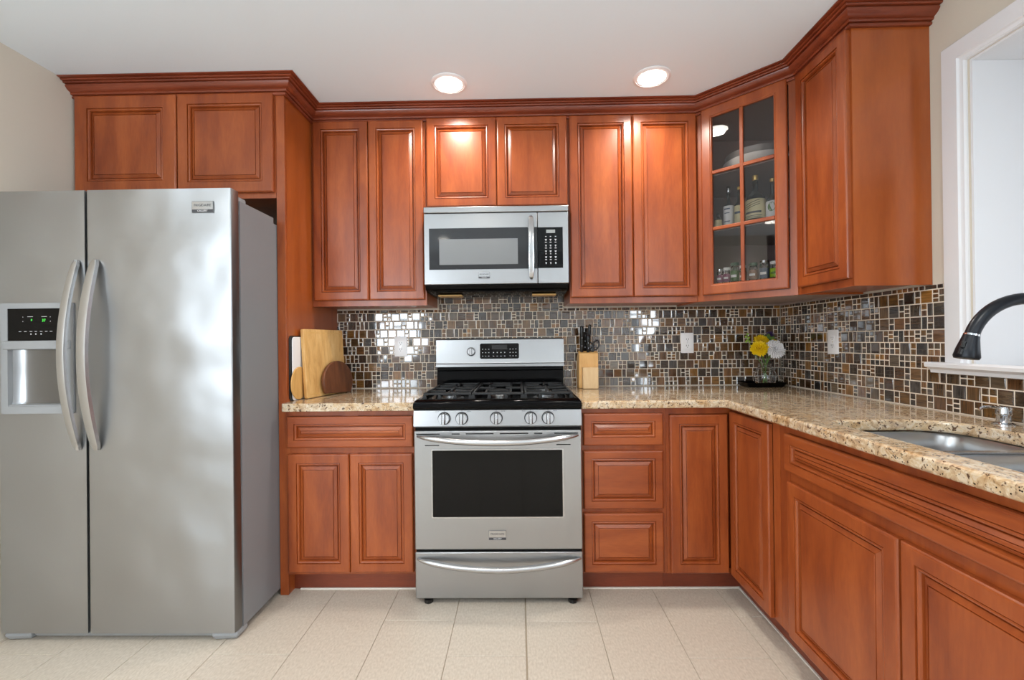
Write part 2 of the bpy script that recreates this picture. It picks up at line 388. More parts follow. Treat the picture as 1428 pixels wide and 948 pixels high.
# thin white caulk line at the floor
ck = B().box(-1.08, -.497, 2.160, 2.168, 0, .006).box(.29, 1.045, 2.160, 2.168, 0, .006).box(1.045, 1.052, .3, 2.168, 0, .006)
struct(ck.build('trim_3', CAU))

# ------------------------------------------------------------------ mosaic backsplash
PAL = [(76, 58, 42), (98, 72, 46), (120, 84, 44), (62, 57, 54), (100, 86, 70), (90, 60, 36), (130, 90, 42), (58, 46, 38), (80, 72, 66), (112, 76, 44), (70, 50, 34)]
def mosaic(name, label, T, spans, seed):
    """spans: list of (u0,u1,z0,z1) regions (rows of 50 mm counted from the counter)"""
    rnd = random.Random(seed); vs = []; fs = []; cl = []; gr = B(T)
    U0 = min(s[0] for s in spans); U1 = max(s[1] for s in spans); ZT = max(s[3] for s in spans); Z0 = CT
    for s in spans: gr.box(s[0], s[1], 0, .0052, s[2], s[3])
    P_, GP = .0508, .0030
    def inside(u, z): return any(s[0] <= u <= s[1] and s[2] <= z <= s[3] for s in spans)
    def tile(a, b, c, d):
        # clip to the spans
        m = ((a + b) / 2, (c + d) / 2)
        for s in spans:
            A, Bq, C, D = max(a, s[0]), min(b, s[1]), max(c, s[2]), min(d, s[3])
            if Bq - A < .004 or D - C < .004: continue
            k = len(vs); e = min(.0032, (Bq - A) * .2); t1, t2 = rnd.gauss(0, .011), rnd.gauss(0, .011); cx, cz = (A + Bq) / 2, (C + D) / 2
            hh = lambda u, z: .0073 + (u - cx) * t1 + (z - cz) * t2
            vs.extend([T(A, .0045, C), T(Bq, .0045, C), T(Bq, .0045, D), T(A, .0045, D), T(A + e * .3, .0062, C + e * .3), T(Bq - e * .3, .0062, C + e * .3), T(Bq - e * .3, .0062, D - e * .3), T(A + e * .3, .0062, D - e * .3)])
            vs.extend([T(u, hh(u, z), z) for u, z in ((A + e, C + e), (Bq - e, C + e), (Bq - e, D - e), (A + e, D - e))])
            for o in (0, 4):
                fs.extend([(k + o + i, k + o + (i + 1) % 4, k + o + 4 + (i + 1) % 4, k + o + 4 + i) for i in range(4)])
            fs.append((k + 8, k + 9, k + 10, k + 11))
            pc = rnd.choice(PAL); j = rnd.uniform(.68, 1.12); col = lin(*[min(255, v * j) for v in pc]); al = rnd.choice((0., 1.))
            cl.extend([(col[0], col[1], col[2], al)] * 9)
    z = Z0 + .004; row = 0
    while z < ZT:
        u = U0 - rnd.uniform(0, .05); h = P_ - GP; last = 0
        while u < U1:
            k = rnd.random()
            if last == 0 and k < .20 or last and k < .55:
                tile(u, u + P_ - GP, z, z + h); u += P_; last = 0
            elif k < .84:
                wd = .0254 - GP; hh = (h - GP) / 2; tile(u, u + wd, z, z + hh); tile(u, u + wd, z + hh + GP, z + h); u += .0254; last = 1
            elif k < .95:
                wd = .0254 - GP; tile(u, u + wd, z, z + h); u += .0254; last = 1
            else:
                wd = .0254 - GP; hh = (h - 2 * GP) / 3
                for q in range(3): tile(u, u + wd, z + q * (hh + GP), z + q * (hh + GP) + hh)
                u += .0254; last = 1
        z += P_; row += 1
    me = bpy.data.meshes.new('mosaic_tiles'); me.from_pydata(vs, [], fs); me.materials.append(TIL)
    at = me.attributes.new('tile_color', 'FLOAT_COLOR', 'FACE'); at.data.foreach_set('color', [c for q in cl for c in q])
    bm = bmesh.new(); bm.from_mesh(me); bmesh.ops.recalc_face_normals(bm, faces=bm.faces[:]); bm.to_mesh(me); bm.free()
    t = thing(name, label, 'backsplash', T((U0 + U1) / 2, 0, Z0)); off = wloc(t)
    for v in me.vertices: v.co -= off
    o = bpy.data.objects.new('mosaic_tiles', me); COL.objects.link(o); o.parent = t
    gr.build('grout', GROUT, t, smooth=0)
mosaic('tile_backsplash', 'brown glass mosaic tile backsplash on the back wall behind the range', Fr(0, YW - .0005), [(-1.1125, 1.578, CT + .001, 1.399), (-.484, .277, 1.399, 1.62)], 3)
mosaic('tile_backsplash', 'brown glass mosaic tile backsplash on the right-hand wall behind the sink and faucet', Fr(XR - .0005, 0, (0, -1), (-1, 0)),
       [(-2.707, -1.672, CT + .001, 1.399), (-1.672, -.32, CT + .001, 1.064)], 5)

# ------------------------------------------------------------------ cabinets
def door(parent, F, u0, u1, z0, z1, mat, name='door', fw=.042, glass=False):
    def rect(i, n): return [(u0 + i, n, z0 + i), (u1 - i, n, z0 + i), (u1 - i, n, z1 - i), (u0 + i, n, z1 - i)]
    b = B(F)
    if glass: prof = [(0, .0005), (0, .015), (.003, .0185), (.007, .020), (fw, .020), (fw + .004, .0165), (fw + .007, .0165), (fw + .010, .013), (fw + .010, .0005)]
    else: prof = [(0, .0005), (0, .015), (.003, .0185), (.007, .020), (fw, .020), (fw + .0006, .0140), (fw + .0022, .0140), (fw + .0030, .0172), (fw + .006, .0185), (fw + .010, .0172), (fw + .0125, .0125), (fw + .014, .0060), (fw + .014, .0005)]
    b.rings([rect(i, n) for i, n in prof], True, cyc=True)
    d = b.build(name, mat, parent, smooth=0)
    if not glass:
        p = B(F); k = fw + .0145
        pr_ = [(k, .001), (k, .0045), (k + .0022, .0045), (k + .0035, .0095), (k + .017, .0165), (k + .0173, .0125), (k + .0192, .0125), (k + .0197, .0166), (k + .021, .0172)]
        w_ = min(u1 - u0, z1 - z0) / 2 - .004
        if k + .021 > w_:
            s_ = max(.3, (w_ - k) / .021); pr_ = [(k + (i - k) * s_, n) for i, n in pr_]
        p.rings([rect(i, n) for i, n in pr_], True, True, True)
        sub(p, 'raised_panel', mat, d, smooth=0)
    return d
def sub(b, name, mat, parent, **kw): return b.build(name, mat, parent, **kw)
def carcass(parent, F, u0, u1, z0, z1, depth, mat, mside=None, rail=(.03, .03), stiles=(.018, .018), mids=(), hmids=()):
    """closed box set just behind a face frame; the frame is its own part. F's n=0 is the face-frame FRONT plane"""
    b = B(F).box(u0 + .001, u1 - .001, -depth, -.019, z0 + .008, z1); b.build('cabinet_body', mside or mat, parent, smooth=0)
    f = B(F).box(u0 + .0005, u0 + stiles[0], -.0188, 0, z0, z1).box(u1 - stiles[1], u1 - .0005, -.0188, 0, z0, z1)
    f.box(u0 + stiles[0], u1 - stiles[1], -.0188, -.0003, z0, z0 + rail[0]).box(u0 + stiles[0], u1 - stiles[1], -.0188, -.0003, z1 - rail[1], z1)
    for a, c in mids: f.box(a, c, -.0188, -.0006, z0 + rail[0], z1 - rail[1])
    for a, c in hmids: f.box(u0 + stiles[0], u1 - stiles[1], -.0188, -.0008, a, c)
    f.build('face_frame', mat, parent, smooth=0)
FU = Fr(0, 2.3895)                       # upper face frames on the back wall
DU = YW - .0005 - 2.3895
def upper(u0, u1, z0, z1, doors, dz, label, mids):
    t = thing('wall_cabinet', label, 'cabinet', ((u0 + u1) / 2, 2.55, z0))
    carcass(t, FU, u0, u1, z0, z1, DU - (.0075 if z0 < 1.6 else 0), WV, WS, mids=mids)
    for a, c in doors: door(t, FU, a, c, dz[0], dz[1], WV)
    return t
upper(-1.1115, -.4925, 1.400, 2.410, [(-1.098, -.8025), (-.7985, -.503)], (1.431, 2.394), 'tall two-door cherry wall cabinet between the fridge panel and the microwave', [(-.84, -.76)])
upper(-.4915, .2755, 1.905, 2.410, [(-.484, -.1105), (-.1065, .267)], (1.925, 2.402), 'short two-door cherry wall cabinet directly above the microwave', [(-.15, -.07)])
upper(.2765, .9565, 1.400, 2.410, [(.2815, .6135), (.6175, .9535)], (1.432, 2.402), 'tall two-door cherry wall cabinet right of the microwave', [(.58, .65)])
# deep cabinet over the fridge
FT = Fr(0, 2.111)
t = thing('wall_cabinet', 'deep two-door cherry cabinet above the refrigerator', 'cabinet', (-1.64, 2.4, 1.90))
carcass(t, FT, -2.130, -1.153, 1.900, 2.410, .60, WV, WS, mids=[(-1.66, -1.58)])
door(t, FT, -2.117, -1.625, 1.925, 2.399, WV, fw=.062); door(t, FT, -1.619, -1.160, 1.925, 2.399, WV, fw=.05)
# tall end panel right of fridge
t = thing('fridge_surround', 'tall cherry end panel standing on the floor right of the refrigerator', 'panel', (-1.13, 2.4, 0))
B().box(-1.134, -1.1125, 2.130, 2.7145, .001, 2.41).build('side_panel', WS, t)
B().box(-1.1525, -1.1125, 2.111, 2.1295, .001, 2.41).build('front_stile', WV, t, bevel=.001)
# diagonal glass corner cabinet
s2 = math.sqrt(.5); DL = .4645
FD = Fr(.9575, 2.3895, (s2, -s2), (-s2, -s2))
t = thing('corner_cabinet', 'diagonal cherry corner wall cabinet with six-pane glass door', 'cabinet', (1.3, 2.5, 1.40))
A0, A1, Y1, Y0 = .9575, 1.2860, 2.3895, 2.0610; XB, YB = XR - .008, YW - .008
foot = [(A0, YB), (A0, Y1), (A1, Y0), (XB, Y0), (XB, YB)]
ins = .015
def shell(z0, z1, b, grow=0.0): b.prism([(A0 + ins, YB - .001 - ins), (A0 + ins, Y1 - .002), (A1 - .002, Y0 + ins), (XB - ins, Y0 + ins), (XB - ins, YB - ins)], z0, z1)
b = B(); b.mi = 0
for (p, q_) in ((foot[0], foot[1]), (foot[2], foot[3])):
    x0, x1 = sorted((p[0], q_[0])); y0, y1 = sorted((p[1], q_[1]))
    if x0 == x1: b.box(x0, x0 + .014, y0, y1, 1.40, 2.41)
    else: b.box(x0, x1, y0, y0 + .014, 1.40, 2.41)
b.build('cabinet_body', WS, t, smooth=0)
b = B().box(XB - .012, XB, Y0 + .0145, YB, 1.40, 2.41).box(A0 + .0145, XB - .0125, YB - .012, YB, 1.40, 2.41); b.build('back_panel', INT, t, smooth=0, label='dark grey inside back panel')
b = B(); shell(1.408, 1.488, b); b.build('cabinet_floor', INT, t, smooth=0)
b = B(); shell(2.39, 2.41, b); b.build('cabinet_top', INT, t, smooth=0)
SZ = (1.777, 2.067)
for z in SZ:
    b = B(); shell(z - .016, z, b); b.build('shelf', INT, t, smooth=0)
f = B(FD).box(.001, .030, -.0188, 0, 1.40, 2.41).box(DL - .030, DL - .001, -.0188, 0, 1.40, 2.41).box(.030, DL - .030, -.0188, -.0003, 1.40, 1.43).box(.030, DL - .030, -.0188, -.0003, 2.38, 2.41)
f.build('face_frame', WV, t, smooth=0)
d = door(t, FD, .034, .431, 1.432, 2.404, WV, fw=.045, glass=True)
i0, i1, j0, j1 = .034 + .055, .431 - .055, 1.487, 2.349
for z in (1.772, 2.063): B(FD).box(i0, i1, .006, .0165, z - .009, z + .009).build('muntin_rail', WH, d, bevel=.003)
B(FD).box((i0 + i1) / 2 - .009, (i0 + i1) / 2 + .009, .0055, .0172, j0, j1).build('muntin_bar', WV, d, bevel=.003)
B(FD).box(i0 - .004, i1 + .004, .002, .005, j0 - .004, j1 + .004).build('glass_pane', PANE, d, smooth=0)
# right wall cabinet
FRU = Fr(1.2905, 0, (0, -1), (-1, 0))
t = thing('wall_cabinet', 'single-door cherry wall cabinet with plain end panel on the right-hand wall', 'cabinet', (1.44, 1.9, 1.40))
carcass(t, FRU, -2.060, -1.7305, 1.400, 2.410, XR - .008 - 1.2905, WV, WS)
door(t, FRU, -2.046, -1.735, 1.431, 2.394, WV)
B().box(1.2910, XR - .001, 1.7265, 1.7300, 1.400, 2.410).build('end_panel', WS, t)
# crown moulding
def crown():
    pts = [(XL + .001, 2.111), (-1.1125, 2.111), (-1.1125, 2.3895), (.9575, 2.3895), (1.286, 2.061), (1.2905, 1.7265 + .32), (1.2905, 1.7265), (XR - .001, 1.7265)]
    pts = [(XL + .001, 2.111), (-1.1125, 2.111), (-1.1125, 2.3895), (.9575, 2.3895), (1.2880, 2.0590), (1.2880, 1.7265), (XR - .001, 1.7265)]
    P = [Vector(p) for p in pts]
    def nrm(a, b): d = (b - a).normalized(); return Vector((d.y, -d.x))      # to the right of travel = room side
    prof = [(.0, 2.390), (.012, 2.390), (.014, 2.393), (.014, 2.399), (.009, 2.4005), (.009, 2.403), (.019, 2.404), (.022, 2.409), (.021, 2.414), (.026, 2.4155), (.037, 2.421), (.045, 2.430), (.047, 2.436), (.042, 2.438), (.043, 2.4405), (.055, 2.441), (.058, 2.4455), (.056, 2.448), (.066, 2.449), (.070, 2.4525), (.068, 2.455), (.084, 2.4565), (.084, 2.4605), (.0, 2.4605)]
    prof = [(max(o, .0005) , z) for o, z in prof]
    rs = []
    for i, p in enumerate(P):
        if i == 0: m = nrm(P[0], P[1])
        elif i == len(P) - 1: m = nrm(P[-2], P[-1])
        else:
            a, c = nrm(P[i - 1], P[i]), nrm(P[i], P[i + 1]); m = (a + c); m = m / (m.dot(a))
        rs.append([(p.x + m.x * o, p.y + m.y * o, z) for o, z in prof])
    b = B(); b.rings(rs, True, True, True)
    tag(b.build('crown_molding', WC, None, smooth=25), 'dark cherry crown molding running along the top of all wall cabinets', 'molding')
crown()
# base cabinets
FB = Fr(0, 2.1025); DB = YW - .001 - 2.1025
t = thing('base_cabinet', 'cherry base cabinet with one drawer over two doors left of the range', 'cabinet', (-.8, 2.4, 0))
carcass(t, FB, -1.1120, -.4960, .105, .8835, DB, WV, mids=[(-.84, -.77)], hmids=[(.68, .71)], rail=(.02, .026), stiles=(.02, .02))
B().box(-1.1120, -.4960, 2.168, 2.185, .001, .1045).build('toe_kick', WC, t)
door(t, FB, -1.102, -.503, .709, .856, WH, 'drawer_front', fw=.034)
door(t, FB, -1.100, -.8075, .120, .679, WV); door(t, FB, -.8045, -.506, .120, .679, WV)
t = thing('base_cabinet', 'narrow cherry base cabinet with three drawers right of the range', 'cabinet', (.49, 2.4, 0))
carcass(t, FB, .2880, .6850, .105, .8835, DB, WV, hmids=[(.68, .712), (.388, .415)], rail=(.02, .026), stiles=(.02, .03))
B().box(.2880, .6850, 2.168, 2.185, .001, .1045).build('toe_kick', WC, t)
door(t, FB, .297, .668, .710, .860, WH, 'drawer_front', fw=.036)
door(t, FB, .296, .667, .413, .685, WH, 'drawer_front', fw=.036)
door(t, FB, .295, .666, .117, .392, WH, 'drawer_front', fw=.036)
FR = Fr(.9905, 0, (0, -1), (-1, 0))
t = thing('base_cabinet', 'cherry corner base cabinet whose two tall doors meet at a right angle', 'cabinet', (1.2, 2.3, 0))
b = B().box(.6860, 1.586, 2.1215, 2.7135, .113, .8835).box(1.0095, 1.586, 1.7115, 2.1215, .113, .8835); b.build('cabinet_body', WV, t, smooth=0)
f = B(FB).box(.6855, .702, -.0188, 0, .105, .8835).box(.702, .9905, -.0188, -.0003, .105, .127).box(.702, .9905, -.0188, -.0003, .852, .8835)
f.T = FR; f.box(-2.1025, -1.757, -.0188, -.0003, .105, .122).box(-2.1025, -1.757, -.0188, -.0003, .868, .8835).box(-1.757, -1.7105, -.0188, 0, .105, .8835)
f.build('face_frame', WV, t, smooth=0)
B().box(.6860, 1.0590, 2.168, 2.185, .001, .1045).box(1.0525, 1.070, 1.7110, 2.168, .001, .1045).build('toe_kick', WC, t)
door(t, FB, .700, .968, .111, .850, WV); door(t, FR, -2.082, -1.760, .108, .866, WV)
t = thing('base_cabinet', 'long cherry sink base cabinet with false drawer front over two doors', 'cabinet', (1.25, 1.2, 0))
carcass(t, FR, -1.7095, -.6400, .105,   .8835, .040, WV, mids=[(-1.20, -1.12)], hmids=[(.676, .722)], rail=(.02, .03), stiles=(.062, .03))
B().box(1.1750, 1.586, .641, 1.7085, .105, .66).build('lower_box', WV, t, smooth=0)
B().box(1.0525, 1.070, .6405, 1.7105, .001, .1045).build('toe_kick', WC, t)
door(t, FR, -1.656, -.680, .716, .852, WY, 'drawer_front', fw=.034)
door(t, FR, -1.641, -1.166, .114, .680, WV); door(t, FR, -1.158, -.683, .114, .680, WV)
t = thing('base_cabinet', 'cherry base cabinet at the near end of the right-hand run, beyond the sink base', 'cabinet', (1.25, .45, 0))
carcass(t, FR, -.6390, -.3010, .105, .8835, .59, WV, hmids=[(.676, .722)], rail=(.02, .03), stiles=(.02, .02))
B().box(1.0525, 1.070, .301, .6395, .001, .1045).build('toe_kick', WC, t)
door(t, FR, -.630, -.310, .716, .852, WY, 'drawer_front', fw=.034); door(t, FR, -.630, -.310, .114, .680, WV)

# ------------------------------------------------------------------ countertops
CB = .8845
def slab(outer, hole, name, label):
    bm = bmesh.new()
    def loop(pts):
        vs = [bm.verts.new((x, y, CT)) for x, y in pts]; return [bm.edges.new((vs[i], vs[(i + 1) % len(vs)])) for i in range(len(vs))]
    es = loop(outer) + (loop(hole) if hole else [])
    bmesh.ops.triangle_fill(bm, edges=es, use_beauty=True)
    r = bmesh.ops.extrude_face_region(bm, geom=bm.faces[:])
    for v in [e for e in r['geom'] if isinstance(e, bmesh.types.BMVert)]: v.co.z = CB
    bmesh.ops.recalc_face_normals(bm, faces=bm.faces[:])
    me = bpy.data.meshes.new(name); bm.to_mesh(me); bm.free(); me.materials.append(GRAN)
    o = bpy.data.objects.new(name, me); COL.objects.link(o)
    md = o.modifiers.new('bevel', 'BEVEL'); md.width = .009; md.segments = 3; md.limit_method = 'ANGLE'; md.angle_limit = math.radians(50); md.harden_normals = False
    tag(o, label, 'countertop'); return o
slab([(-1.1122, 2.066), (-1.1095, 2.059), (-1.103, 2.055), (-.4895, 2.055), (-.4895, 2.7142), (-1.1122, 2.7142)], None, 'countertop', 'short golden speckled granite countertop left of the range')
hole = rrect(1.030, 1.432, .76, 1.522, (.13, .07, .07, .13), 7)
slab([(.2835, 2.055), (.930, 2.055), (.941, 2.050), (.945, 2.038), (.945, .30), (1.5865, .30), (1.5865, 2.7142), (.2835, 2.7142)], hole, 'countertop', 'L-shaped golden speckled granite countertop around the sink, right of the range')
# sink
t = thing('kitchen_sink', 'undermount double-bowl stainless steel sink set in the granite', 'sink', (1.23, 1.14, .70))
def bowl(y0, y1, dep):
    b = B(); x0, x1 = 1.040, 1.440; rs = []
    zt = CB - .002
    for k, (i, z, r) in enumerate([(-.014, zt, .05), (0, zt, .06), (.003, zt - .004, .06), (.006, zt - .05, .06), (.014, zt - dep + .03, .055), (.022, zt - dep + .010, .05), (.045, zt - dep, .04), (.10, zt - dep - .003, .02)]):
        rs.append([(x, y, z) for x, y in rrect(x0 + i, x1 - i, y0 + i, y1 - i, r, 6)])
    b.rings(rs, True, False, True); return b
for a, c, dp in ((1.245, 1.515, .19), (.765, 1.213, .21)):
    o = bowl(a, c, dp).build('basin', SSK, t, smooth=60)
    B().lathe([(.042, 0), (.042, .003), (.034, .004), (.030, .001), (.008, .001), (.006, .006), (.001, .007)], (1.24, (a + c) / 2, CB - .002 - dp - .003), 24).build('drain', CHR, o)
B().box(1.052, 1.428, 1.217, 1.241, CB - .0015, CB + .0035).build('divider_rim', SSH, t, bevel=.002)
# ------------------------------------------------------------------ faucet
t = thing('kitchen_faucet', 'black gooseneck pull-down faucet arching over the sink', 'faucet', (1.50, 1.20, CT))
B().lathe([(.030, 0), (.030, .006), (.024, .012), (.022, .03), (.021, .09), (.017, .10)], (1.50, 1.20, CT), 24).build('faucet_base', FAU, t)
pts = [(1.50, 1.20, 1.02)]
for i in range(0, 25):
    a = math.radians(i * 6.75); pts.append((1.348 + .152 * math.cos(a), 1.20, 1.163 + .137 * math.sin(a)))
B().tube(pts, .0155, 16, up=(0, 1, 0)).build('spout', FAU, t)
B().tube([(1.2040, 1.20, 1.207), (1.2025, 1.20, 1.202)], .0170, 16, up=(0, 1, 0)).build('collar_ring', CHR, t, label='thin chrome ring above the spray head')
B().tube([(1.2025, 1.20, 1.202), (1.200, 1.20, 1.194), (1.193, 1.20, 1.168), (1.189, 1.20, 1.148), (1.188, 1.20, 1.142)], [.0172, .0185, .024, .0275, .025], 20, up=(0, 1, 0)).build('spray_head', FAU, t)
b = B().tube([(1.176, 1.193, 1.188), (1.171, 1.193, 1.172)], .006, 8, up=(0, 1, 0)).tube([(1.169, 1.193, 1.166), (1.164, 1.193, 1.154)], .006, 8, up=(0, 1, 0)); b.build('spray_button', BLKP, t)
B().tube([(1.50, 1.179, 1.0), (1.50, 1.16, 1.003), (1.50, 1.10, 1.03)], [.007, .006, .005], 10).build('lever_handle', FAU, t)
t = thing('soap_dispenser', 'small chrome soap dispenser on the granite by the sink', 'soap dispenser', (1.525, 1.425, CT))
B().lathe([(.028, 0), (.028, .003), (.022, .006), (.017, .008)], (1.525, 1.425, CT), 24).build('base_flange', CHR, t)
B().lathe([(.0175, .008), (.0175, .030), (.0190, .032), (.0190, .050), (.017, .056), (.010, .058)], (1.525, 1.425, CT), 24).build('pump_body', CHR, t)
B().tube([(1.515, 1.425, CT + .052), (1.485, 1.425, CT + .057), (1.460, 1.425, CT + .055), (1.448, 1.425, CT + .048)], [.005, .0048, .0045, .004], 10).build('nozzle', CHR, t)

# ------------------------------------------------------------------ outlets
def outlet(T, u, z, label):
    t = thing('wall_outlet', label, 'outlet', T(u, 0, z))
    b = B(T); k = [(x, zz) for x, zz in rrect(u - .038, u + .038, z - .061, z + .061, .004, 3)]
    b.rings([[(x, .007, q) for x, q in k], [(x, .011, q) for x, q in k], [(u + (x - u) * .94, .0125, z + (q - z) * .96) for x, q in k]], True, True, True); b.build('cover_plate', WPL, t)
    for dz in (-.0195, .0195):
        r = B(T); kk = rrect(u - .0165, u + .0165, z + dz - .0135, z + dz + .0135, .008, 4)
        r.rings([[(x, .0122, q) for x, q in kk], [(x, .0142, q) for x, q in kk]], True, True, True); o = r.build('receptacle', WPL, t)
        s = B(T).box(u - .0075, u - .0050, .0140, .0146, z + dz - .001, z + dz + .008).box(u + .0050, u + .0075, .0140, .0146, z + dz - .001, z + dz + .008).box(u - .002, u + .002, .0140, .0146, z + dz - .009, z + dz - .005)
        s.build('slot', DKP, o, smooth=0)
    B(T).lathe([(.0025, .012), (.0025, .0132)], (u, 0, z), 10, 'n').build('screw', CHR, t)
outlet(Fr(0, YW), -.721, 1.177, 'white duplex outlet on the mosaic left of the range')
outlet(Fr(0, YW), 1.0185, 1.180, 'white duplex outlet on the back-wall mosaic right of the range')
outlet(Fr(XR, 0, (0, -1), (-1, 0)), -2.258, 1.180, 'white duplex outlet on the right-hand wall mosaic')

# ------------------------------------------------------------------ ceiling lights
def downlight(x, y, label, power):
    t = thing('recessed_light', label, 'ceiling light', (x, y, ZC))
    B().lathe([(.088, -.0005), (.088, -.003), (.083, -.006), (.076, -.007), (.074, -.0005)], (x, y, ZC), 40, caps=False).build('trim_ring', WPL, t)
    d = B().lathe([(.074, -.0055), (.070, -.0045), (.066, -.0035), (.062, -.0030)], (x, y, ZC), 40); d.build('baffle', WPL, t)
    B().lathe([(.064, -.0057), (.064, -.0070), (.050, -.012), (.025, -.0155), (.002, -.016)], (x, y, ZC), 32).build('lamp_lens', LENS, t, label='glowing warm white lamp lens')
    area('recessed_lamp_light', (x, y, ZC - .022), (0, 0, -1), .09, .09, power, WARM, 'DISK', 150)
LENS = plain('lamp_lens', (255, 250, 240), .4, emis=14)
downlight(-.327, 2.16, 'round white recessed ceiling light above the microwave cabinets', 6)
downlight(.652, 2.14, 'round white recessed ceiling light above the double cabinet near the corner', 6)
for (x, y) in ((-1.5, .6), (-.3, .5), (.8, .5), (-.9, -.8), (.9, -.8)):  # unseen ceiling lights, added to brighten the room
    downlight(x, y, 'added round white recessed fill light behind the camera', 6)
for o in [o for o in COL.objects if o.get('label', '').endswith('behind the camera')]: o['group'] = 'added fill lights behind the camera'

# ------------------------------------------------------------------ range
X0, X1 = -.485, .2805; XM = (X0 + X1) / 2
t = thing('gas_range', 'stainless steel freestanding gas range with black cooktop between the base cabinets', 'range', (XM, 2.35, 0))
F = Fr(0, 2.03)                       # door front plane, n outward
B().box(X0 + .002, X1 - .002, 2.062, 2.700, .045, .893).build('range_body', BLKP, t)
# control panel, slanted
b = B(); b.prism([(2.0615, .812), (2.028, .812), (2.022, .818), (2.030, .888), (2.036, .894), (2.0615, .894)], X0, X1, 'yz'); b.build('control_panel', SS, t, smooth=30)
FK = lambda u, n, z: (u, 2.0265 + (z - .853) * .114 - n, z)
for i, kx in enumerate((-.3445, -.2640, -.1065, .0500, .1290)):
    kb = B(FK); kb.lathe([(.029, 0), (.029, .004), (.027, .006)], (kx, 0, .853), 28, 'n'); kn = kb.build('burner_knob', BLKP, t)
    k2 = B(FK); k2.lathe([(.0255, .0055), (.0250, .020), (.0235, .023)], (kx, 0, .853), 28, 'n'); k2.build('knob_cap', SSH, kn)
    k3 = B(FK); k3.box(kx - .0062, kx + .0062, .022, .034, .829, .877); k3.build('knob_grip', SSH, kn, bevel=.002)
    for sg in (-1, 1): B(FK).box(kx + sg * .0078 - .0010, kx + sg * .0078 + .0010, .0225, .0262, .8305, .8755).build('grip_line', BLKP, kn)
pr_ = B(FK)
for kx in (-.3445, -.2640, -.1065, .0500, .1290):
    pr_.box(kx - .0012, kx + .0012, -.0002, .0006, .884, .888)
for kx, s in ((-.3445, -1), (-.2640, 1), (-.1065, 1), (.05, -1), (.1290, 1)):
    for j in range(3): pr_.box(kx + s * (.026 + .006 * j) - .0018, kx + s * (.026 + .006 * j) + .0018, -.0002, .0006, .882, .885)
pr_.build('dial_mark', DKP, t, smooth=0)
# oven door
b = B(F); b.box(X0, X1, -.030, 0, .252, .795); o = b.build('oven_door', SS, t, bevel=.004)
B(F).box(X0 + .006, X1 - .006, -.025, -.010, .795, .812).build('gap_strip', BLK, t)
v = B(F)
for a, c in ((-.470, -.415), (-.387, -.368), (-.353, -.286), (-.273, -.206), (-.191, -.172), (.2655 - .388 + .19 + .06, .265),): v.box(a, c, .0002, .0010, .783, .787)
v = B(F)
for a, c in ((600 - 19.6, 600 + 13.3), (560 + 357 / 5.1, 560 + 414 / 5.1), (560 + 458 / 5.1, 560 + 655 / 5.1), (560 + 700 / 5.1, 560 + 902 / 5.1), (560 + 945 / 5.1, 560 + 1002 / 5.1), (560 + 1088 / 5.1, 560 + 1255 / 5.1)):
    v.box((a - 577) / 234 * (X1 - X0) + X0, (c - 577) / 234 * (X1 - X0) + X0, .0002, .0012, .7785, .7830)
v.box(X0 + .05, X0 + .115, .0002, .0012, .727, .731).box(X1 - .115, X1 - .05, .0002, .0012, .727, .731)
v.build('vent_slot', BLK, o, smooth=0)
w0, w1, q0, q1 = -.401, .192, .402, .706
rb = B(F); outer = rrect(w0 - .006, w1 + .006, q0 - .006, q1 + .006, .008, 4); inner = rrect(w0, w1, q0, q1, .004, 4)
rb.rings([[(x, .0005, z) for x, z in outer], [(x, .003, z) for x, z in outer], [(x, .003, z) for x, z in inner], [(x, .0005, z) for x, z in inner]], True, cyc=True); rb.build('window_bezel', SSH, o)
B(F).box(w0 + .0002, w1 - .0002, .0003, .0022, q0 + .0002, q1 - .0002).build('oven_window', BLKG, o)
def bowhandle(T, u0, u1, z, sag, out, rad, name, par, mat=SSH, n0=.0):
    pts = []; rr = []
    for i in range(33):
        k = i / 32; s = math.sin(math.pi * k) ** .6 if 0 < k < 1 else 0
        pts.append((u0 + (u1 - u0) * k, n0 + .004 + out * s, z - sag * math.sin(math.pi * k))); rr.append(rad * (.35 + .65 * min(1, 9 * min(k, 1 - k)) ** .7))
    b = B(T)
    b.tube(pts, rr, 14); return b.build(name, mat, par, smooth=60)
bowhandle(F, X0 + .016, X1 - .016, .772, .022, .052, .0135, 'door_handle', o)
def badge(T, u, z, w_, h_, par, n=0.0):
    b = B(T).box(u - w_ / 2, u + w_ / 2, n + .0005, n + .003, z - h_ / 2, z + h_ / 2); g_ = b.build('brand_badge', SSD, par, bevel=.0006)
    B(T).box(u - w_ / 2 + .0015, u + w_ / 2 - .0015, n + .003, n + .0034, z - h_ * .22, z + h_ / 2 - .0015).build('badge_plate', SSH, g_)
    B(T).box(u - w_ / 2 + .0015, u + w_ / 2 - .0015, n + .003, n + .0033, z - h_ / 2 + .0012, z - h_ * .24).build('badge_band', DKP, g_)
    text('badge_name', 'FRIGIDAIRE', w_ * .155, T, DKP, g_, u, n + .0036, z + h_ * .13, .0003)
    text('badge_line', 'GALLERY', w_ * .115, T, LGT, g_, u, n + .0036, z - h_ * .36, .0003)
badge(F, -.107, .3185, .080, .044, o)
# storage drawer
o = B(F).box(X0, X1, -.030, -.001, .028, .240).build('storage_drawer', SS, t, bevel=.004)
B(F).box(X0 + .004, X1 - .004, -.028, -.012, .240, .252).build('gap_strip', BLK, t)
bowhandle(F, X0 + .012, X1 - .010, .212, .030, .045, .0135, 'drawer_handle', o)
for x in (X0 + .055, X1 - .045):
    for y in (2.055, 2.62):
        B().lathe([(.019, .0005), (.021, .004), (.021, .018), (.012, .022), (.012, .046)], (x, y, 0), 8).build('foot', BLKP, t)
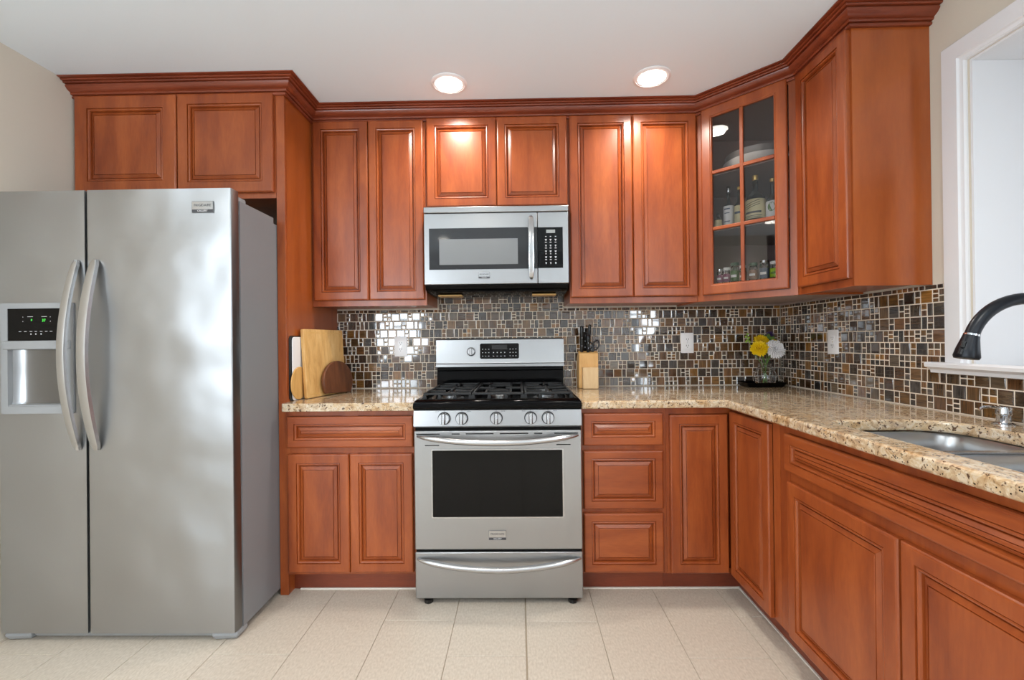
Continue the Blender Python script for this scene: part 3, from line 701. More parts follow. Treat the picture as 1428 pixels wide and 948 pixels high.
# cooktop: tray with rounded front and side rims
ck = B()
def ringc(ix, yf, yb, z): return [(X0 + ix, yf, z), (X1 - ix, yf, z), (X1 - ix, yb, z), (X0 + ix, yb, z)]
ck.rings([ringc(-.001, 2.026, 2.640, .8945), ringc(-.002, 2.022, 2.640, .905), ringc(-.001, 2.024, 2.640, .922), ringc(.006, 2.032, 2.640, .934), ringc(.020, 2.046, 2.640, .939), ringc(.028, 2.066, 2.636, .937), ringc(.034, 2.074, 2.630, .926), ringc(.045, 2.095, 2.620, .924)], True, True, True)
ck.build('cooktop', BLK, t, smooth=60)
# burners
for (bx, by, br) in ((-.335, 2.20, .042), (.130, 2.20, .042), (-.335, 2.47, .034), (.130, 2.47, .034), (-.102, 2.335, .040)):
    bb = B().lathe([(br * 1.5, .922), (br * 1.45, .927), (br * 1.1, .929), (br * 1.05, .940), (br * .9, .942)], (bx, by, 0), 28); bo = bb.build('burner', SSD, t)
    B().lathe([(br, .9425), (br, .949), (br * .85, .952), (.002, .953)], (bx, by, 0), 28).build('burner_cap', BLKM, bo)
# grates: three continuous cast iron grates
for gi, (a, c) in enumerate(((-.452, -.228), (-.222, .018), (.024, .248))):
    g_ = B(); zt, zb = .962, .951; w_ = .0055; y0, y1 = 2.092, 2.600
    def bar(xa, xb, ya, yb): g_.box(xa, xb, ya, yb, zb, zt)
    bar(a, c, y0, y0 + 2 * w_); bar(a, c, y1 - 2 * w_, y1); bar(a, a + 2 * w_, y0 + 2 * w_, y1 - 2 * w_); bar(c - 2 * w_, c, y0 + 2 * w_, y1 - 2 * w_)
    m = (a + c) / 2
    if gi != 1:
        bar(a + 2 * w_, c - 2 * w_, 2.335 - w_, 2.335 + w_)
        for yc in (2.20, 2.47):
            for (xa, xb, ya, yb) in ((a + 2 * w_, m - .025, yc - w_, yc + w_), (m + .025, c - 2 * w_, yc - w_, yc + w_)): bar(xa, xb, ya, yb)
        for (ya, yb) in ((y0 + 2 * w_, 2.175), (2.225, 2.335 - w_), (2.335 + w_, 2.445), (2.495, y1 - 2 * w_)): bar(m - w_, m + w_, ya, yb)
    else:
        for xs in (a + .062, c - .062): bar(xs - w_, xs + w_, y0 + 2 * w_, 2.26); bar(xs - w_, xs + w_, 2.41, y1 - 2 * w_)
        bar(a + 2 * w_, m - .03, 2.335 - w_, 2.335 + w_); bar(m + .03, c - 2 * w_, 2.335 - w_, 2.335 + w_)
        bar(a + .062 + w_, c - .062 - w_, 2.20 - w_, 2.20 + w_); bar(a + .062 + w_, c - .062 - w_, 2.47 - w_, 2.47 + w_)
    for lx in (a + .004, a + (c - a) * .33, a + (c - a) * .66, c - .004):
        for ly in (y0 + .006, y1 - .006):
            k = .0075; g_.rings([[(lx - k * 1.5, ly - k * .8, .925), (lx + k * 1.5, ly - k * .8, .925), (lx + k * 1.5, ly + k * .8, .925), (lx - k * 1.5, ly + k * .8, .925)], [(lx - k * .6, ly - k * .6, zt), (lx + k * .6, ly - k * .6, zt), (lx + k * .6, ly + k * .6, zt), (lx - k * .6, ly + k * .6, zt)]], True, True, True)
    g_.build('grate', BLKM, t, bevel=.0015)
# backguard
FG = Fr(0, 2.620); GX0, GX1 = -.4935 + .004, .2640
b = B(); b.prism([(2.628, .934), (2.640, 1.0), (2.646, 1.054), (2.702, 1.054), (2.702, .90), (2.6405, .90)], GX0 + .002, GX1 - .002, 'yz'); b.build('lower_backguard', BLK, t, smooth=0)
b = B(); b.prism([(2.636, .945), (2.628, .950), (2.626, .985), (2.632, 1.028), (2.644, 1.033), (2.655, 1.033), (2.650, .945)], GX0 + .004, GX1 - .004, 'yz'); b.build('splash_panel', BLK, t, smooth=50)
b = B(); b.prism([(2.612, 1.054), (2.612, 1.070), (2.620, 1.074), (2.622, 1.080), (2.626, 1.212), (2.632, 1.219), (2.702, 1.219), (2.702, 1.054)], GX0, GX1, 'yz'); bgd = b.build('backguard', SS, t, smooth=25)
FG2 = lambda u, n, z: (u, 2.622 + (z - 1.08) * .0303 - n, z)
k = B(FG2); k.lathe([(.026, 0), (.026, .004), (.023, .006)], (-.282, 0, 1.143), 28, 'n'); kn = k.build('oven_knob', SSD, bgd)
B(FG2).lathe([(.0215, .0055), (.021, .018), (.019, .021)], (-.282, 0, 1.143), 28, 'n').build('knob_cap', SSH, kn) if 0 else None
k = B(FG2); k.lathe([(.0215, .0055), (.021, .018), (.019, .021)], (-.282, 0, 1.143), 28, 'n'); k.box(-.2865, -.2775, .02, .030, 1.124, 1.162)
for sg in (-1, 1): B(FG2).box(-.282 + sg * .0062 - .0009, -.282 + sg * .0062 + .0009, .0205, .0235, 1.126, 1.160).build('grip_line', BLKP, kn); k.mi = 0
kn2 = k.build('knob_cap', SSH, t); kn2.name = 'oven_knob_cap'
p = B(FG2); kk = rrect(-.230, 0.000, 1.100, 1.190, .009, 4); p.rings([[(x, .0003, z) for x, z in kk], [(x, .0025, z) for x, z in kk]], True, True, True); dp = p.build('control_display', BLKG, bgd)
bt = B(FG2)
for r_, z in enumerate((1.156, 1.136, 1.116)):
    for x in (-.214, -.196, -.178): bt.box(x - .003, x + .003, .0026, .0031, z - .0015, z + .0015)
    for x in (-.052, -.035, -.018): bt.box(x - .003, x + .003, .0026, .0031, z - .0015, z + .0015)
for x in (-.150, -.128, -.106, -.084): bt.prism([(x - .004, 1.1385), (x + .004, 1.1385), (x, 1.132)], .0026, .0031, 'xz'); bt.box(x - .004, x + .004, .0026, .0031, 1.114, 1.1165)
bt.build('button_marks', LGT, dp, smooth=0)
kk = B(FG2).box(-.160, -.070, .0026, .0030, 1.155, 1.180); kk.build('display_window', BLKP, dp)

# ------------------------------------------------------------------ microwave
X0, X1 = -.4885, .2635; F = Fr(0, 2.305); XD = .103
t = thing('microwave_oven', 'stainless over-the-range microwave mounted under the short wall cabinet', 'microwave', ((X0 + X1) / 2, 2.5, 1.47))
B().box(X0 + .002, X1 - .002, 2.330, 2.706, 1.4990, 1.9035).build('microwave_body', BLKP, t)
b = B(); b.prism([(2.3298, 1.499), (2.312, 1.496), (2.322, 1.478), (2.345, 1.466), (2.62, 1.458), (2.706, 1.458), (2.706, 1.4988)], X0 + .004, X1 - .004, 'yz'); b.build('bottom_vent', BLK, t, smooth=30)
for x in (-.37, .14): B().box(x - .065, x + .065, 2.40, 2.48, 1.448, 1.4575).build('grease_filter', AMB, t, bevel=.003)
def slabz(T, a, c, z0, z1, n, nm, mat, par, bev=.003): return B(T).box(a, c, -.0245, n, z0, z1).build(nm, mat, par, bevel=bev)
slabz(F, X0 - .001, X1 + .001, 1.872, 1.9035, .004, 'top_vent', SS, t, .004)
d = slabz(F, X0, XD - .001, 1.500, 1.870, 0, 'microwave_door', SS, t)
cp = slabz(F, XD + .001, X1, 1.500, 1.870, 0, 'control_panel', SS, t)
B(F).box(-.461, XD - .0015, .0002, .0014, 1.5770, 1.792).build('door_glass', MWG, d)
B(F).box(-.408, .000, .0015, .0020, 1.602, 1.735).build('door_window', MWS, d)
B(F).box(XD + .0012, .2335, .0002, .0014, 1.5790, 1.790).build('control_glass', BLKG, cp)
B(F).box(.148, .194, .0015, .0020, 1.760, 1.777).build('clock_display', LCD, cp)
bt = B(F)
for i, z in enumerate((1.742, 1.727, 1.712, 1.697, 1.682, 1.667, 1.652, 1.637, 1.622, 1.607)):
    for x in (.146, .170, .196):
        s = .005 if i % 3 else .0035; bt.box(x - s, x + s, .0015, .0019, z - .0016, z + .0016)
        if i % 2: bt.prism([(x - .004, z - .003), (x + .004, z - .003), (x, z - .008)], .0015, .0019, 'xz')
bt.build('button_marks', LGT, cp, smooth=0)
def strap(T, u, z0, z1, out, wid, thick, name, par, mat, bow=0, taper=.7, n0=0, seg=36, p=.5):
    rs = []
    for i in range(seg + 1):
        k = i / seg; s = math.sin(math.pi * k) if 0 < k < 1 else 0
        z = z0 + (z1 - z0) * k; n = n0 + .001 + out * s ** p; w_ = wid * (1 - (1 - taper) * abs(2 * k - 1) ** 4) / 2; uc = u + bow * s
        if k < .02 or k > .98: w_ *= .6
        th = thick
        rs.append([(uc - w_, n, z), (uc - w_ * .8, n + th, z), (uc, n + th * 1.35, z), (uc + w_ * .8, n + th, z), (uc + w_, n, z), (uc + w_ * .6, n - .002 * s, z), (uc - w_ * .6, n - .002 * s, z)])
    return B(T).rings(rs, True, True, True).build(name, mat, par, smooth=40)
strap(F, .069, 1.520, 1.850, .034, .034, .009, 'door_handle', d, SSH)
badge(F, -.176, 1.546, .060, .034, d)

# ------------------------------------------------------------------ refrigerator
XA, XG, XB_ = -2.112, -1.7515, -1.1550; F = Fr(0, 1.775)
t = thing('refrigerator', 'large stainless side-by-side refrigerator with dispenser against the left wall', 'refrigerator', (-1.63, 2.1, 0))
b = B().box(XA + .002, XB_ , 1.832, 2.085, .032, 1.797).box(XA + .002, XB_, 2.085, 2.60, .032, 1.770); b.build('refrigerator_case', GRY, t, smooth=0)
B().box(XA + .01, XB_ - .006, 1.8235, 1.8315, .05, 1.79).build('door_gasket', BLKP, t)
def fdoor(a, c, nm):
    b = B(F)
    z0, z1 = .040, 1.833
    # gently rounded vertical edges
    prof = [(a, -.047), (a, -.003), (a + .002, -.001), (a + .008, 0), (a + (c - a) * .5, .001), (c - .008, 0), (c - .002, -.001), (c, -.003), (c, -.047)]
    b.mi = 0; b.rings([[(u, n, z0) for u, n in prof], [(u, n, z0 + .001) for u, n in prof], [(u, n, z1 - .001) for u, n in prof], [(u, n, z1) for u, n in prof]], True, True, True)
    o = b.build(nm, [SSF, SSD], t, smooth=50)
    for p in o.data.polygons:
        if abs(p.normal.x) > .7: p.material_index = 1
    return o
# freezer door with dispenser niche: built from slabs around the niche
D0, D1, E0, E1 = -2.099, -1.800, .930, 1.378           # dispenser frame outer
dl = B(F)
n_ = [(XA, -.047), (XA, -.010), (XA + .008, -.001), (XG - .004 - .008, -.001), (XG - .004 - .003, -.005), (XG - .004, -.012), (XG - .004, -.047)]
fo_ = n_
xa, xg = XA, XG - .004
def blk(b, a, c, z0, z1): b.box(a, c, -.047, 0, z0, z1)
h0, h1, g0, g1 = D0 + .02, D1 - .02, E0 + .03, E1 - .02
dl = B(F); blk(dl, xa, h0, .040, 1.833); blk(dl, h1, xg, .040, 1.833); blk(dl, h0, h1, .040, g0); blk(dl, h0, h1, g1, 1.833)
o = dl.build('freezer_door', SSF, t, smooth=0)
fb = B(F); A_ = rrect(D0, D1, E0, E1, .006, 3); Bq = rrect(D0 + .028, D1 - .028, E0 + .030, E1 - .022, .003, 3)
fb.rings([[(x, .0003, z) for x, z in A_], [(x, .006, z) for x, z in A_], [(x, .006, z) for x, z in Bq], [(x, -.020, z) for x, z in Bq]], True); dsp = fb.build('dispenser_frame', GRYP, o, smooth=20)
B(F).box(D0 + .0285, D1 - .0285, -.030, .004, 1.226, E1 - .0225).build('dispenser_panel', BLKG, o)
B(F).box(D0 + .010, D1 - .010, -.010, .010, 1.190, 1.2255).build('dispenser_bar', GRYP, o, bevel=.004)
# curved niche lining
nb = B(F); rs = []
for z in (E0 + .031, E0 + .05, 1.10, 1.189):
    r_ = []
    for i in range(13):
        k = i / 12; x = D0 + .0285 + (D1 - D0 - .057) * k; r_.append((x, -.012 - .033 * math.sin(math.pi * k) ** .55 - (.0 if z > E0 + .04 else -.006), z))
    rs.append(r_)
nb.rings(rs, False); nb.build('dispenser_niche', SSN, o, smooth=60)
B(F).box(D0 + .0287, D1 - .0287, -.040, .004, E0 + .0302, E0 + .036).build('drip_tray', GRYP, o, bevel=.001)
B(F).box(-1.885, -1.842, -.035, -.004, 1.10, 1.185).build('water_paddle', BLKP, o, bevel=.006)
ic = B(F)
for x in (-2.02, -1.998, -1.975, -1.955, -1.933, -1.912, -1.892): ic.box(x - .005, x + .005, .0042, .0047, 1.262, 1.2635)
for x in (-1.975, -1.955, -1.933): ic.box(x - .0022, x + .0022, .0042, .0048, 1.2500, 1.2545)
for x in (-1.978, -1.92): ic.box(x - .011, x + .011, .0042, .0047, 1.322, 1.3235)
for x in (-2.008, -1.895):
    for z in (1.320, 1.302): ic.box(x - .001, x + .001, .0042, .0047, z, z + .003)
ic.build('button_marks', LGT, o, smooth=0)
text('temperature_digits', '37', .016, F, GRN, o, -1.922, .0046, 1.307, .0002)
text('temperature_digits', '0', .012, F, GRN, o, -1.972, .0046, 1.309, .0002)
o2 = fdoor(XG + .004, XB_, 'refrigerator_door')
strap(F, -1.782, .782, 1.549, .050, .036, .011, 'door_handle', o, SSH, bow=-.016, taper=.75, p=.8)
strap(F, -1.706, .782, 1.549, .050, .044, .011, 'door_handle', o2, SSH, bow=-.010, taper=.75, p=.8)
badge(F, -1.268, 1.757, .088, .046, o2, .002)
for x in (XB_ - .045, XA + .045): B().box(x - .030, x + .030, 1.80, 1.90, 1.7975, 1.822).build('hinge_cover', GRYP, t, bevel=.006)
gb = B(); gb.prism([(1.800, .036), (1.790, .030), (1.800, .014), (1.835, .010), (1.860, .012), (1.860, .0315), (1.823, .0315), (1.823, .036)], XA + .12, XB_ - .09, 'yz'); gb.build('base_grille', GRYP, t, smooth=30)
for (x, s) in ((XB_ - .045, 1), (XA + .06, -1)):
    fb = B(); 
    fb.rings([[(x - .055, 1.783, .0365), (x + .046, 1.790, .0365), (x + .046, 1.86, .030), (x - .055, 1.86, .030)], [(x - .053, 1.779, .024), (x + .045, 1.788, .022), (x + .045, 1.86, .014), (x - .053, 1.86, .014)], [(x - .045, 1.790, .004), (x + .038, 1.80, .003), (x + .038, 1.85, .003), (x - .045, 1.85, .003)]], True, True, True)
    fb.build('foot_cover', GRYP, t, bevel=.004)

# ------------------------------------------------------------------ counter objects
def lean(px, py, ang_z, tilt, pz=CT):
    """frame for a board: a along the foot line, b thickness away from the wall, c up; leaning back by tilt"""
    ca, sa = math.cos(ang_z), math.sin(ang_z); ct, st_ = math.cos(tilt), math.sin(tilt)
    ax = Vector((ca, sa, 0)); nx = Vector((sa, -ca, 0))
    cz = Vector((0, 0, ct)) - nx * st_; bz = nx * ct + Vector((0, 0, st_))
    return lambda a, b, c: tuple(Vector((px, py, pz)) + ax * a + bz * b + cz * c)
def board(T, poly, th): return B(T).prism(poly, 0, th, 'xz')
A90 = math.radians(86)
T1 = lean(-1.1120, 2.130, math.radians(90), .0, CT + .0005)
o = board(T1, rrect(0, .36, 0, .318, .02), .004).build('cutting_board', BLKP, bevel=.001); tag(o, 'thin black cutting mat leaning flat against the fridge end panel', 'cutting board')
T2 = lean(-1.1075, 2.150, math.radians(90), .0, CT + .0005)
o = board(T2, rrect(0, .34, 0, .312, .02), .005).build('cutting_board', WPL, bevel=.002); tag(o, 'white plastic cutting board standing behind the wooden boards', 'cutting board')
T3 = lean(-1.1020, 2.122, math.radians(90), .0, CT + .0005)
o = board(T3, [(.083 + .081 * math.cos(2 * math.pi * i / 40), .0825 + .081 * math.sin(2 * math.pi * i / 40)) for i in range(40)], .007).build('cutting_board', YEL, bevel=.002); tag(o, 'small golden round wooden board peeking out behind the large bamboo board', 'cutting board')
T4 = lean(-1.0830, 2.222, math.radians(77), .060, CT + .0008)
t = thing('cutting_board', 'large rectangular bamboo cutting board leaning on the counter beside the fridge panel', 'cutting board', (-1.04, 2.35, CT))
board(T4, rrect(0, .325, 0, .352, .008), .018).build('board', BAM, t, bevel=.003)
gq = B(T4); A_ = rrect(.016, .309, .016, .336, .01); Bq = rrect(.021, .304, .021, .331, .008)
gq.rings([[(x, .0184, z) for x, z in A_], [(x, .0186, z) for x, z in Bq]], True); gq.build('juice_groove', YEL, t, smooth=0)
T5 = lean(-1.030, 2.305, math.radians(77), .085, CT + .002)
pl = [(.130 + .128 * math.cos(a), .070 + .110 * math.sin(a)) for a in [math.radians(x) for x in range(-40, 221, 9)]]
o = board(T5, pl, .018).build('cutting_board', WAL, bevel=.004); tag(o, 'dark walnut round cutting board with flat foot in front of the bamboo board', 'cutting board')

# knife block
kx, ky = .4040, 2.575
t = thing('knife_block', 'light bamboo knife block on the counter right of the range', 'knife block', (kx, ky, CT))
b = B(); b.prism([(ky + .02, CT + .001), (ky + .118, CT + .001), (ky + .118, CT + .175), (ky + .045, CT + .218), (ky + .010, CT + .205)], kx - .056, kx + .056, 'yz'); b.build('block_body', BAMB, t, bevel=.003)
b = B().box(kx - .038, kx + .052, ky - .012, ky + .0185, CT + .001, CT + .125); b.build('front_block', PINE, t, bevel=.003)
KD = Vector((0, -.22, 1)).normalized()
def knife(x, dy, L_, label, rad=.0085, dx=0):
    base = Vector((x, ky + .045 + dy, CT + .200)); t = thing('kitchen_knife', label, 'knife', tuple(base))
    dr = Vector((dx, -.10, 1)).normalized()
    B().tube([base - dr * .06, base + dr * .012], .0052, 8, flat=.35, up=(0, 1, 0)).build('blade', CHR, t)
    p = [base + dr * (.010 + L_ * k) for k in (0, .1, .35, .6, .85, .97, 1)]
    h = B().tube(p, [rad * .85, rad, rad * .9, rad * 1.05, rad * 1.2, rad * 1.0, rad * .5], 10, flat=.72, up=(0, 1, 0)).build('handle', BLKP, t)
    rv = B()
    for k in (.25, .55, .82):
        q = base + dr * (.010 + L_ * k); rv.tube([q + Vector((0, -rad * 1.15, 0)), q + Vector((0, rad * 1.15, 0))], .002, 8)
    rv.build('rivet', CHR, h)
knife(.368, -.006, .155, 'tall black-handled knife at the left of the knife block', .0150)
knife(.390, .024, .120, 'black-handled knife second from left in the knife block', .0125)
knife(.404, -.012, .100, 'short black-handled knife in the middle of the knife block', .0120)
knife(.412, .034, .165, 'tallest black-handled knife at the back of the knife block', .0115, .05)
base = Vector((.432, ky + .038, CT + .200)); t = thing('kitchen_scissors', 'black-handled kitchen scissors in the right side of the knife block', 'scissors', tuple(base))
B().box(.427, .437, ky + .034, ky + .040, CT + .150, CT + .215).build('blade', CHR, t)
for s, c in ((-1, (.423, .040)), (1, (.451, .052))):
    lp = B(); pts = [(c[0] + (.013 + .004 * (s > 0)) * math.cos(a) + .006 * s * math.sin(a), ky + .032, CT + .200 + c[1] + .027 * math.sin(a)) for a in [2 * math.pi * i / 20 for i in range(21)]]
    lp.tube(pts, .0048, 8, up=(0, 1, 0)).build('finger_loop', BLKP, t)

# flower tray, vase, flowers
tx, ty = 1.412, 2.615
t = thing('serving_tray', 'black shallow tray with wood-toned inside under the flower vase', 'tray', (tx, ty, CT))
b = B(); R1 = rrect(tx - .105, tx + .105, ty - .062, ty + .062, .012)
sc = lambda k, z: [(tx + (x - tx) * k, ty + (y - ty) * k, z) for x, y in R1]
b.rings([sc(.93, CT + .001), sc(1.0, CT + .010), sc(1.08, CT + .026), sc(1.10, CT + .027), sc(1.05, CT + .024), sc(.97, CT + .012)], True, True, False); b.build('tray_body', BLK, t)
b = B(); b.rings([sc(.965, CT + .0115), sc(.965, CT + .0135)], True, True, True); b.build('tray_inlay', YEL, t, label='wood-toned tray surface')
vx, vy, vz = 1.432, 2.612, CT + .0140
t = thing('glass_vase', 'small clear glass vase holding the flowers on the black tray', 'vase', (vx, vy, vz))
out = [(.034, 0), (.050, .004), (.060, .025), (.062, .045), (.054, .070), (.040, .092), (.033, .104), (.034, .114), (.038, .122)]
b = B().lathe(out + [(r - .003, z) for r, z in reversed(out[1:])] + [(.026, .006)], (vx, vy, vz), 32); b.build('vase_body', GLS, t, smooth=60)
def bloom(c, R, mat, n, up, nm, label, cat='flower', length=1.0, flatn=.55, stem=True):
    c = Vector(c); upv = Vector(up).normalized(); t = thing(nm, label, cat, tuple(c)); rnd = random.Random(int(c.x * 1e4) + n)
    b = B(); q = upv.to_track_quat('Z', 'Y').to_matrix()
    for i in range(n):
        k = (i + .5) / n; th = i * 2.39996; ph = math.acos(1 - 1.25 * k)      # from top down to a little below the equator
        d = q @ Vector((math.sin(ph) * math.cos(th), math.sin(ph) * math.sin(th), math.cos(ph) * flatn + .02)); ln = R * rnd.uniform(.88, 1.08)
        dn = d.normalized(); side = dn.cross(upv); side = side.normalized() if side.length > .1 else dn.cross(Vector((1, 0, 0))).normalized()
        nn = side.cross(dn); wd = R * .13; p0 = c + dn * ln * d.length * .25; pm = c + dn * ln * d.length * .7; p1 = c + dn * ln * d.length + upv * R * .06
        th_ = nn * R * .03
        b.rings([[tuple(p0 - side * wd * .5 - th_), tuple(p0 + side * wd * .5 - th_), tuple(p0 + side * wd * .5 + th_), tuple(p0 - side * wd * .5 + th_)],
                 [tuple(pm - side * wd - th_ + nn * R * .06), tuple(pm + side * wd - th_ + nn * R * .06), tuple(pm + side * wd + th_ + nn * R * .03), tuple(pm - side * wd + th_ + nn * R * .03)],
                 [tuple(p1 - side * wd * .45 - th_), tuple(p1 + side * wd * .45 - th_), tuple(p1 + side * wd * .45 + th_), tuple(p1 - side * wd * .45 + th_)]], True, True, True)
    b.build('petals', mat, t, smooth=50)
    if stem:
        foot_ = Vector((vx + (c.x - vx) * -.25, vy + (c.y - vy) * -.2, vz + .012)); neck = Vector((vx + (c.x - vx) * .18, vy + (c.y - vy) * .2, vz + .118))
        B().tube([foot_, (foot_ + neck) / 2 + Vector((.002, 0, 0)), neck, (neck + c) / 2 + Vector((0, 0, .008)), c], .0026, 6).build('stem', STL, t)
    return t
bloom((1.372, 2.560, 1.142), .047, PYEL, 110, (-.35, -.75, .45), 'chrysanthemum', 'large yellow chrysanthemum lowest and leftmost in the vase', flatn=.8)
bloom((1.405, 2.600, 1.188), .040, PYEL, 90, (-.1, -.5, .9), 'chrysanthemum', 'yellow chrysanthemum at the top centre of the bouquet', flatn=.7)
bloom((1.478, 2.600, 1.178), .022, PYEL, 50, (.3, -.7, .4), 'chrysanthemum', 'small yellow chrysanthemum right of the white bloom', flatn=.7)
bloom((1.452, 2.552, 1.138), .055, PWHT, 140, (.15, -.85, .35), 'chrysanthemum', 'large white chrysanthemum at the front right of the bouquet', flatn=.75)
bloom((1.472, 2.630, 1.222), .024, PPUR, 46, (.2, -.3, .9), 'statice_flower', 'dark purple flower at the top right of the bouquet', flatn=.8)
t = thing('green_sprig', 'green bud sprig rising at the upper left of the bouquet', 'flower sprig', (1.340, 2.62, 1.20))
B().tube([(vx, vy, vz + .02), (vx - .015, vy + .01, vz + .118), (1.365, 2.62, 1.13), (1.335, 2.62, 1.225)], .0022, 6).build('stem', STL, t)
for i, (x, z) in enumerate(((1.335, 1.228), (1.326, 1.212), (1.342, 1.206), (1.333, 1.192), (1.346, 1.184), (1.326, 1.184))):
    B().lathe([(.001, -.007), (.006, -.003), (.007, .002), (.001, .008)], (x, 2.615, z), 8).build('bud', plain('bud_green', (150, 185, 70), .5) if i == 0 else bpy.data.materials['bud_green'], t)
def leaves(label, pts, group=None):
    t = thing('leaf_spray', label, 'leaves', pts[0][0])
    for p, d, L_ in pts:
        p = Vector(p); d = Vector(d).normalized(); s = d.cross(Vector((0, -1, .2))).normalized(); rs = []
        for k, w_ in ((0, .08), (.3, .8), (.55, 1), (.8, .7), (1, .05)):
            q = p + d * L_ * k + Vector((0, -.01 * math.sin(k * 3.1), 0)); w_ = w_ * L_ * .22
            rs.append([tuple(q - s * w_), tuple(q + Vector((0, -.001, 0))), tuple(q + s * w_), tuple(q + Vector((0, .002, 0)))])
        B().rings(rs, True, True, True).build('leaf', STL, t)
leaves('dark green leaf spray between the yellow and purple blooms', [((1.432, 2.615, 1.165), (.35, -.1, 1), .07), ((1.436, 2.61, 1.165), (.8, 0, .8), .07), ((1.43, 2.61, 1.16), (-.05, 0, 1), .065), ((1.445, 2.6, 1.15), (1, -.1, .35), .05)])

# ------------------------------------------------------------------ contents of the glass corner cabinet
s = SZ[1]
t = thing('serving_bowl', 'wide white textured bowl on the top shelf of the glass cabinet', 'bowl', (1.30, 2.43, s))
B().lathe([(.07, .001), (.075, .004), (.12, .022), (.158, .060), (.166, .090), (.162, .092), (.152, .062), (.115, .028), (.02, .012)], (1.30, 2.43, s), 48).build('bowl_body', CER, t, smooth=60)
t = thing('serving_bowl', 'large grey bowl stacked inside the white bowl behind the glass', 'bowl', (1.30, 2.43, s + .03))
B().lathe([(.06, .034), (.11, .050), (.146, .082), (.156, .128), (.152, .130), (.140, .085), (.10, .056), (.01, .045)], (1.30, 2.43, s), 48).build('bowl_body', CERG, t, smooth=60)
def bottle(name, label, x, y, z, r, h, neck, gl, cap, lab, lz, caplen=.02, cat='bottle', deco=None, nr=.32):
    t = thing(name, label, cat, (x, y, z))
    hs = h * (1 - neck)
    prof = [(r * .9, .001), (r, .006), (r, hs - r * .45), (r * .93, hs - r * .15), (r * .62, hs + r * .25), (r * nr * 1.05, hs + r * .7), (r * nr, h - caplen)]
    B().lathe(prof, (x, y, z), 24).build('glass_body', gl, t, smooth=60)
    B().lathe([(r * nr * 1.12, h - caplen + .0005), (r * nr * 1.25, h - caplen + .003), (r * nr * 1.25, h - .002), (r * nr * 1.1, h)], (x, y, z), 18).build('cap', cap, t)
    if lab:
        l = B().lathe([(r + .0005, lz[0]), (r + .001, lz[0] + .001), (r + .001, lz[1] - .001), (r + .0005, lz[1])], (x, y, z), 28).build('paper_label', lab, t)
        if deco: deco(l, x, y, z, r, lz)
    return t
GOLD = plain('gold_cap', (196, 164, 92), .35, .6); RED = plain('red_print', (150, 44, 50), .5); WCAP = plain('white_cap', (232, 232, 228), .4); BLU = plain('blue_grey_print', (70, 84, 104), .6)
PNK = plain('spice_purple', (132, 74, 104), .6); SPG = plain('spice_green', (70, 110, 58), .6); LIME = plain('lime_label', (156, 190, 40), .5); GCAP = plain('dark_green_cap', (36, 84, 64), .4); SPB = plain('spice_brown', (130, 96, 74), .6)
dd = Vector((-s2, -s2, 0))                     # towards the glass door
def on_label(x, y, z, r):                      # small decal frame on the door-facing side of a cylinder
    ang = math.atan2(-y, -x) if 0 else math.radians(225)
    def T(u, n, h):
        a = ang + u / (r + .001); return (x + (r + .001 + n) * math.cos(a), y + (r + .001 + n) * math.sin(a), z + h)
    return T
def stripes(mat, rows):
    def f(l, x, y, z, r, lz):
        T = on_label(x, y, z, r); b = B(T); H_ = lz[1] - lz[0]
        for (k, hw, th) in rows:
            n = 8
            for i in range(n): b.box(-hw * r + 2 * hw * r * i / n, -hw * r + 2 * hw * r * (i + 1) / n, .0003, .0008, lz[0] + H_ * k, lz[0] + H_ * (k + th))
        b.build('label_print', mat, l, smooth=0)
    return f
def big_deco(l, x, y, z, r, lz):
    T = on_label(x, y, z, r); b = B(T); H_ = lz[1] - lz[0]; n = 12
    for k0 in (.50, .60, .72):                 # slanted lines across the upper half of the label
        for i in range(n):
            u0, u1 = -.75 * r + 1.5 * r * i / n, -.75 * r + 1.5 * r * (i + 1) / n; sl = .2 * i / n
            b.add([(u0, .0008, lz[0] + H_ * (k0 + .2 * i / n)), (u1, .0008, lz[0] + H_ * (k0 + .2 * (i + 1) / n)), (u1, .0008, lz[0] + H_ * (k0 + .03 + .2 * (i + 1) / n)), (u0, .0008, lz[0] + H_ * (k0 + .03 + .2 * i / n))], [(0, 1, 2, 3)])
    for (k, hw, th) in ((.26, .9, .10), (.12, .95, .03), (.05, .8, .02)):
        for i in range(n): b.box(-hw * r + 2 * hw * r * i / n, -hw * r + 2 * hw * r * (i + 1) / n, .0003, .0008, lz[0] + H_ * k, lz[0] + H_ * (k + th))
    b.build('label_print', DKP, l, smooth=0)
def oval(l, x, y, z, r, lz):
    T = on_label(x, y, z, r); b = B(T); zc = (lz[0] + lz[1]) / 2 + .01
    b.prism([(.6 * r * math.cos(a) + .1 * r, zc + .022 * math.sin(a)) for a in [2 * math.pi * i / 20 for i in range(20)]], .0003, .0008, 'xz'); b.build('label_print', OLV, l, smooth=0)
def inside(u, d): return (.9575 + (u + d) * s2, 2.3895 + (d - u) * s2)
s = SZ[0] + .0005
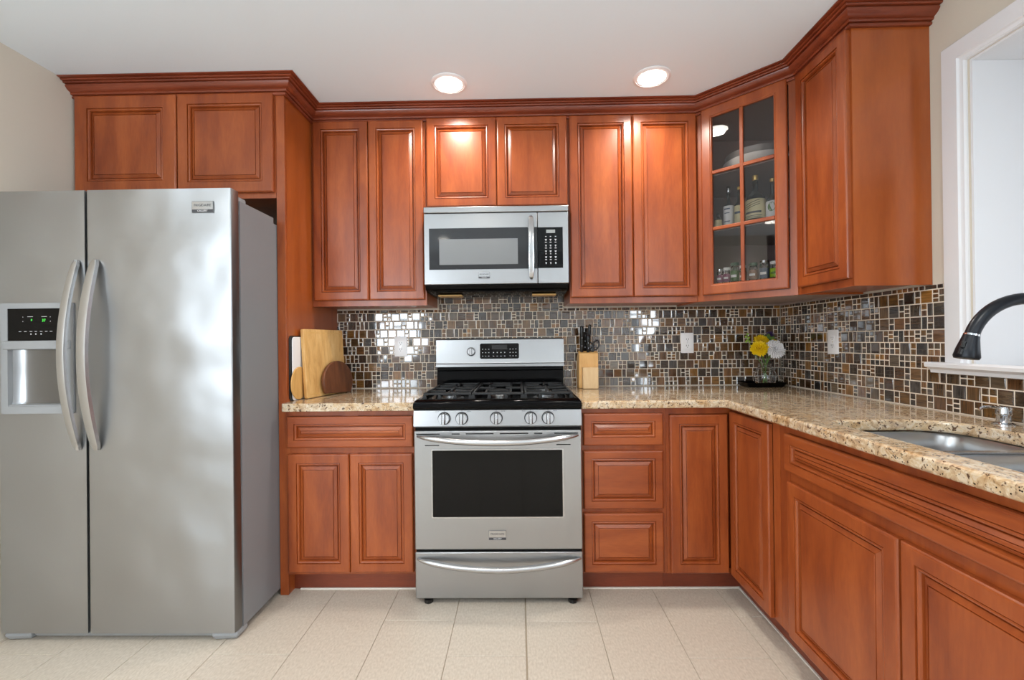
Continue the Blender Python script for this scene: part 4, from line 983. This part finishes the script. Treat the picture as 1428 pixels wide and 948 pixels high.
x, y = inside(.092, .050); bottle('glass_bottle', 'short dark bottle with cream label at the left end of the middle shelf', x, y, s, .018, .085, .35, GBR, BLKP, PAP, (.012, .048))
x, y = inside(.126, .105); bottle('glass_bottle', 'dark bottle with tall white label and round stopper on the middle shelf', x, y, s, .025, .232, .45, GBR, CHR, PAPW, (.025, .125), .032, deco=stripes(BLU, ((.80, .6, .07), (.60, .5, .04), (.15, .6, .05))))
x, y = inside(.180, .100); bottle('glass_bottle', 'slim brown bottle with two pale labels beside the large rounded bottle', x, y, s, .022, .215, .42, GBR, GOLD, PAP, (.020, .115), .016, deco=stripes(BLU, ((.55, .8, .12),)))
x, y = inside(.258, .100); bottle('glass_bottle', 'large dark rounded bottle with cream label and gold cap on the middle shelf', x, y, s, .045, .252, .42, GBR, GOLD, PAP, (.028, .125), .026, deco=big_deco, nr=.26)
x, y = inside(.338, .095); bottle('glass_bottle', 'bottle with white label and green oval at the right end of the middle shelf', x, y, s, .030, .215, .45, GBR, GOLD, PAPW, (.020, .100), .018, deco=oval)
s = 1.4885
jars = [(.098, .050, .0150, .080, PNK, CHR, 'purple-labelled spice jar at the left end of the bottom shelf'),
        (.132, .052, .0160, .084, PNK, WCAP, 'white-capped spice jar beside the purple-labelled jar'),
        (.171, .055, .0200, .104, SPG, GCAP, 'taller green spice jar with dark green cap on the bottom shelf'),
        (.210, .055, .0160, .086, SPB, WCAP, 'brown spice jar with white cap just left of the middle muntin'),
        (.258, .055, .0200, .092, SPB, GCAP, 'brown spice jar with dark green cap just right of the middle muntin'),
        (.308, .055, .0200, .098, BLU, CHR, 'grey-labelled spice jar with silver cap on the bottom shelf'),
        (.354, .055, .0200, .088, LIME, WCAP, 'lime green spice jar with white cap at the right end of the bottom shelf')]
for u, d, r, h, lab, cap, lb in jars:
    x, y = inside(u, d)
    bottle('spice_jar', lb, x, y, s, r, h, .16, GGR if lab is SPG else GLS, cap, lab, (.010, h * .6), .016, 'spice jar', stripes(PAPW if lab is not LIME else OLV, ((.35, .7, .25),)), nr=.8)
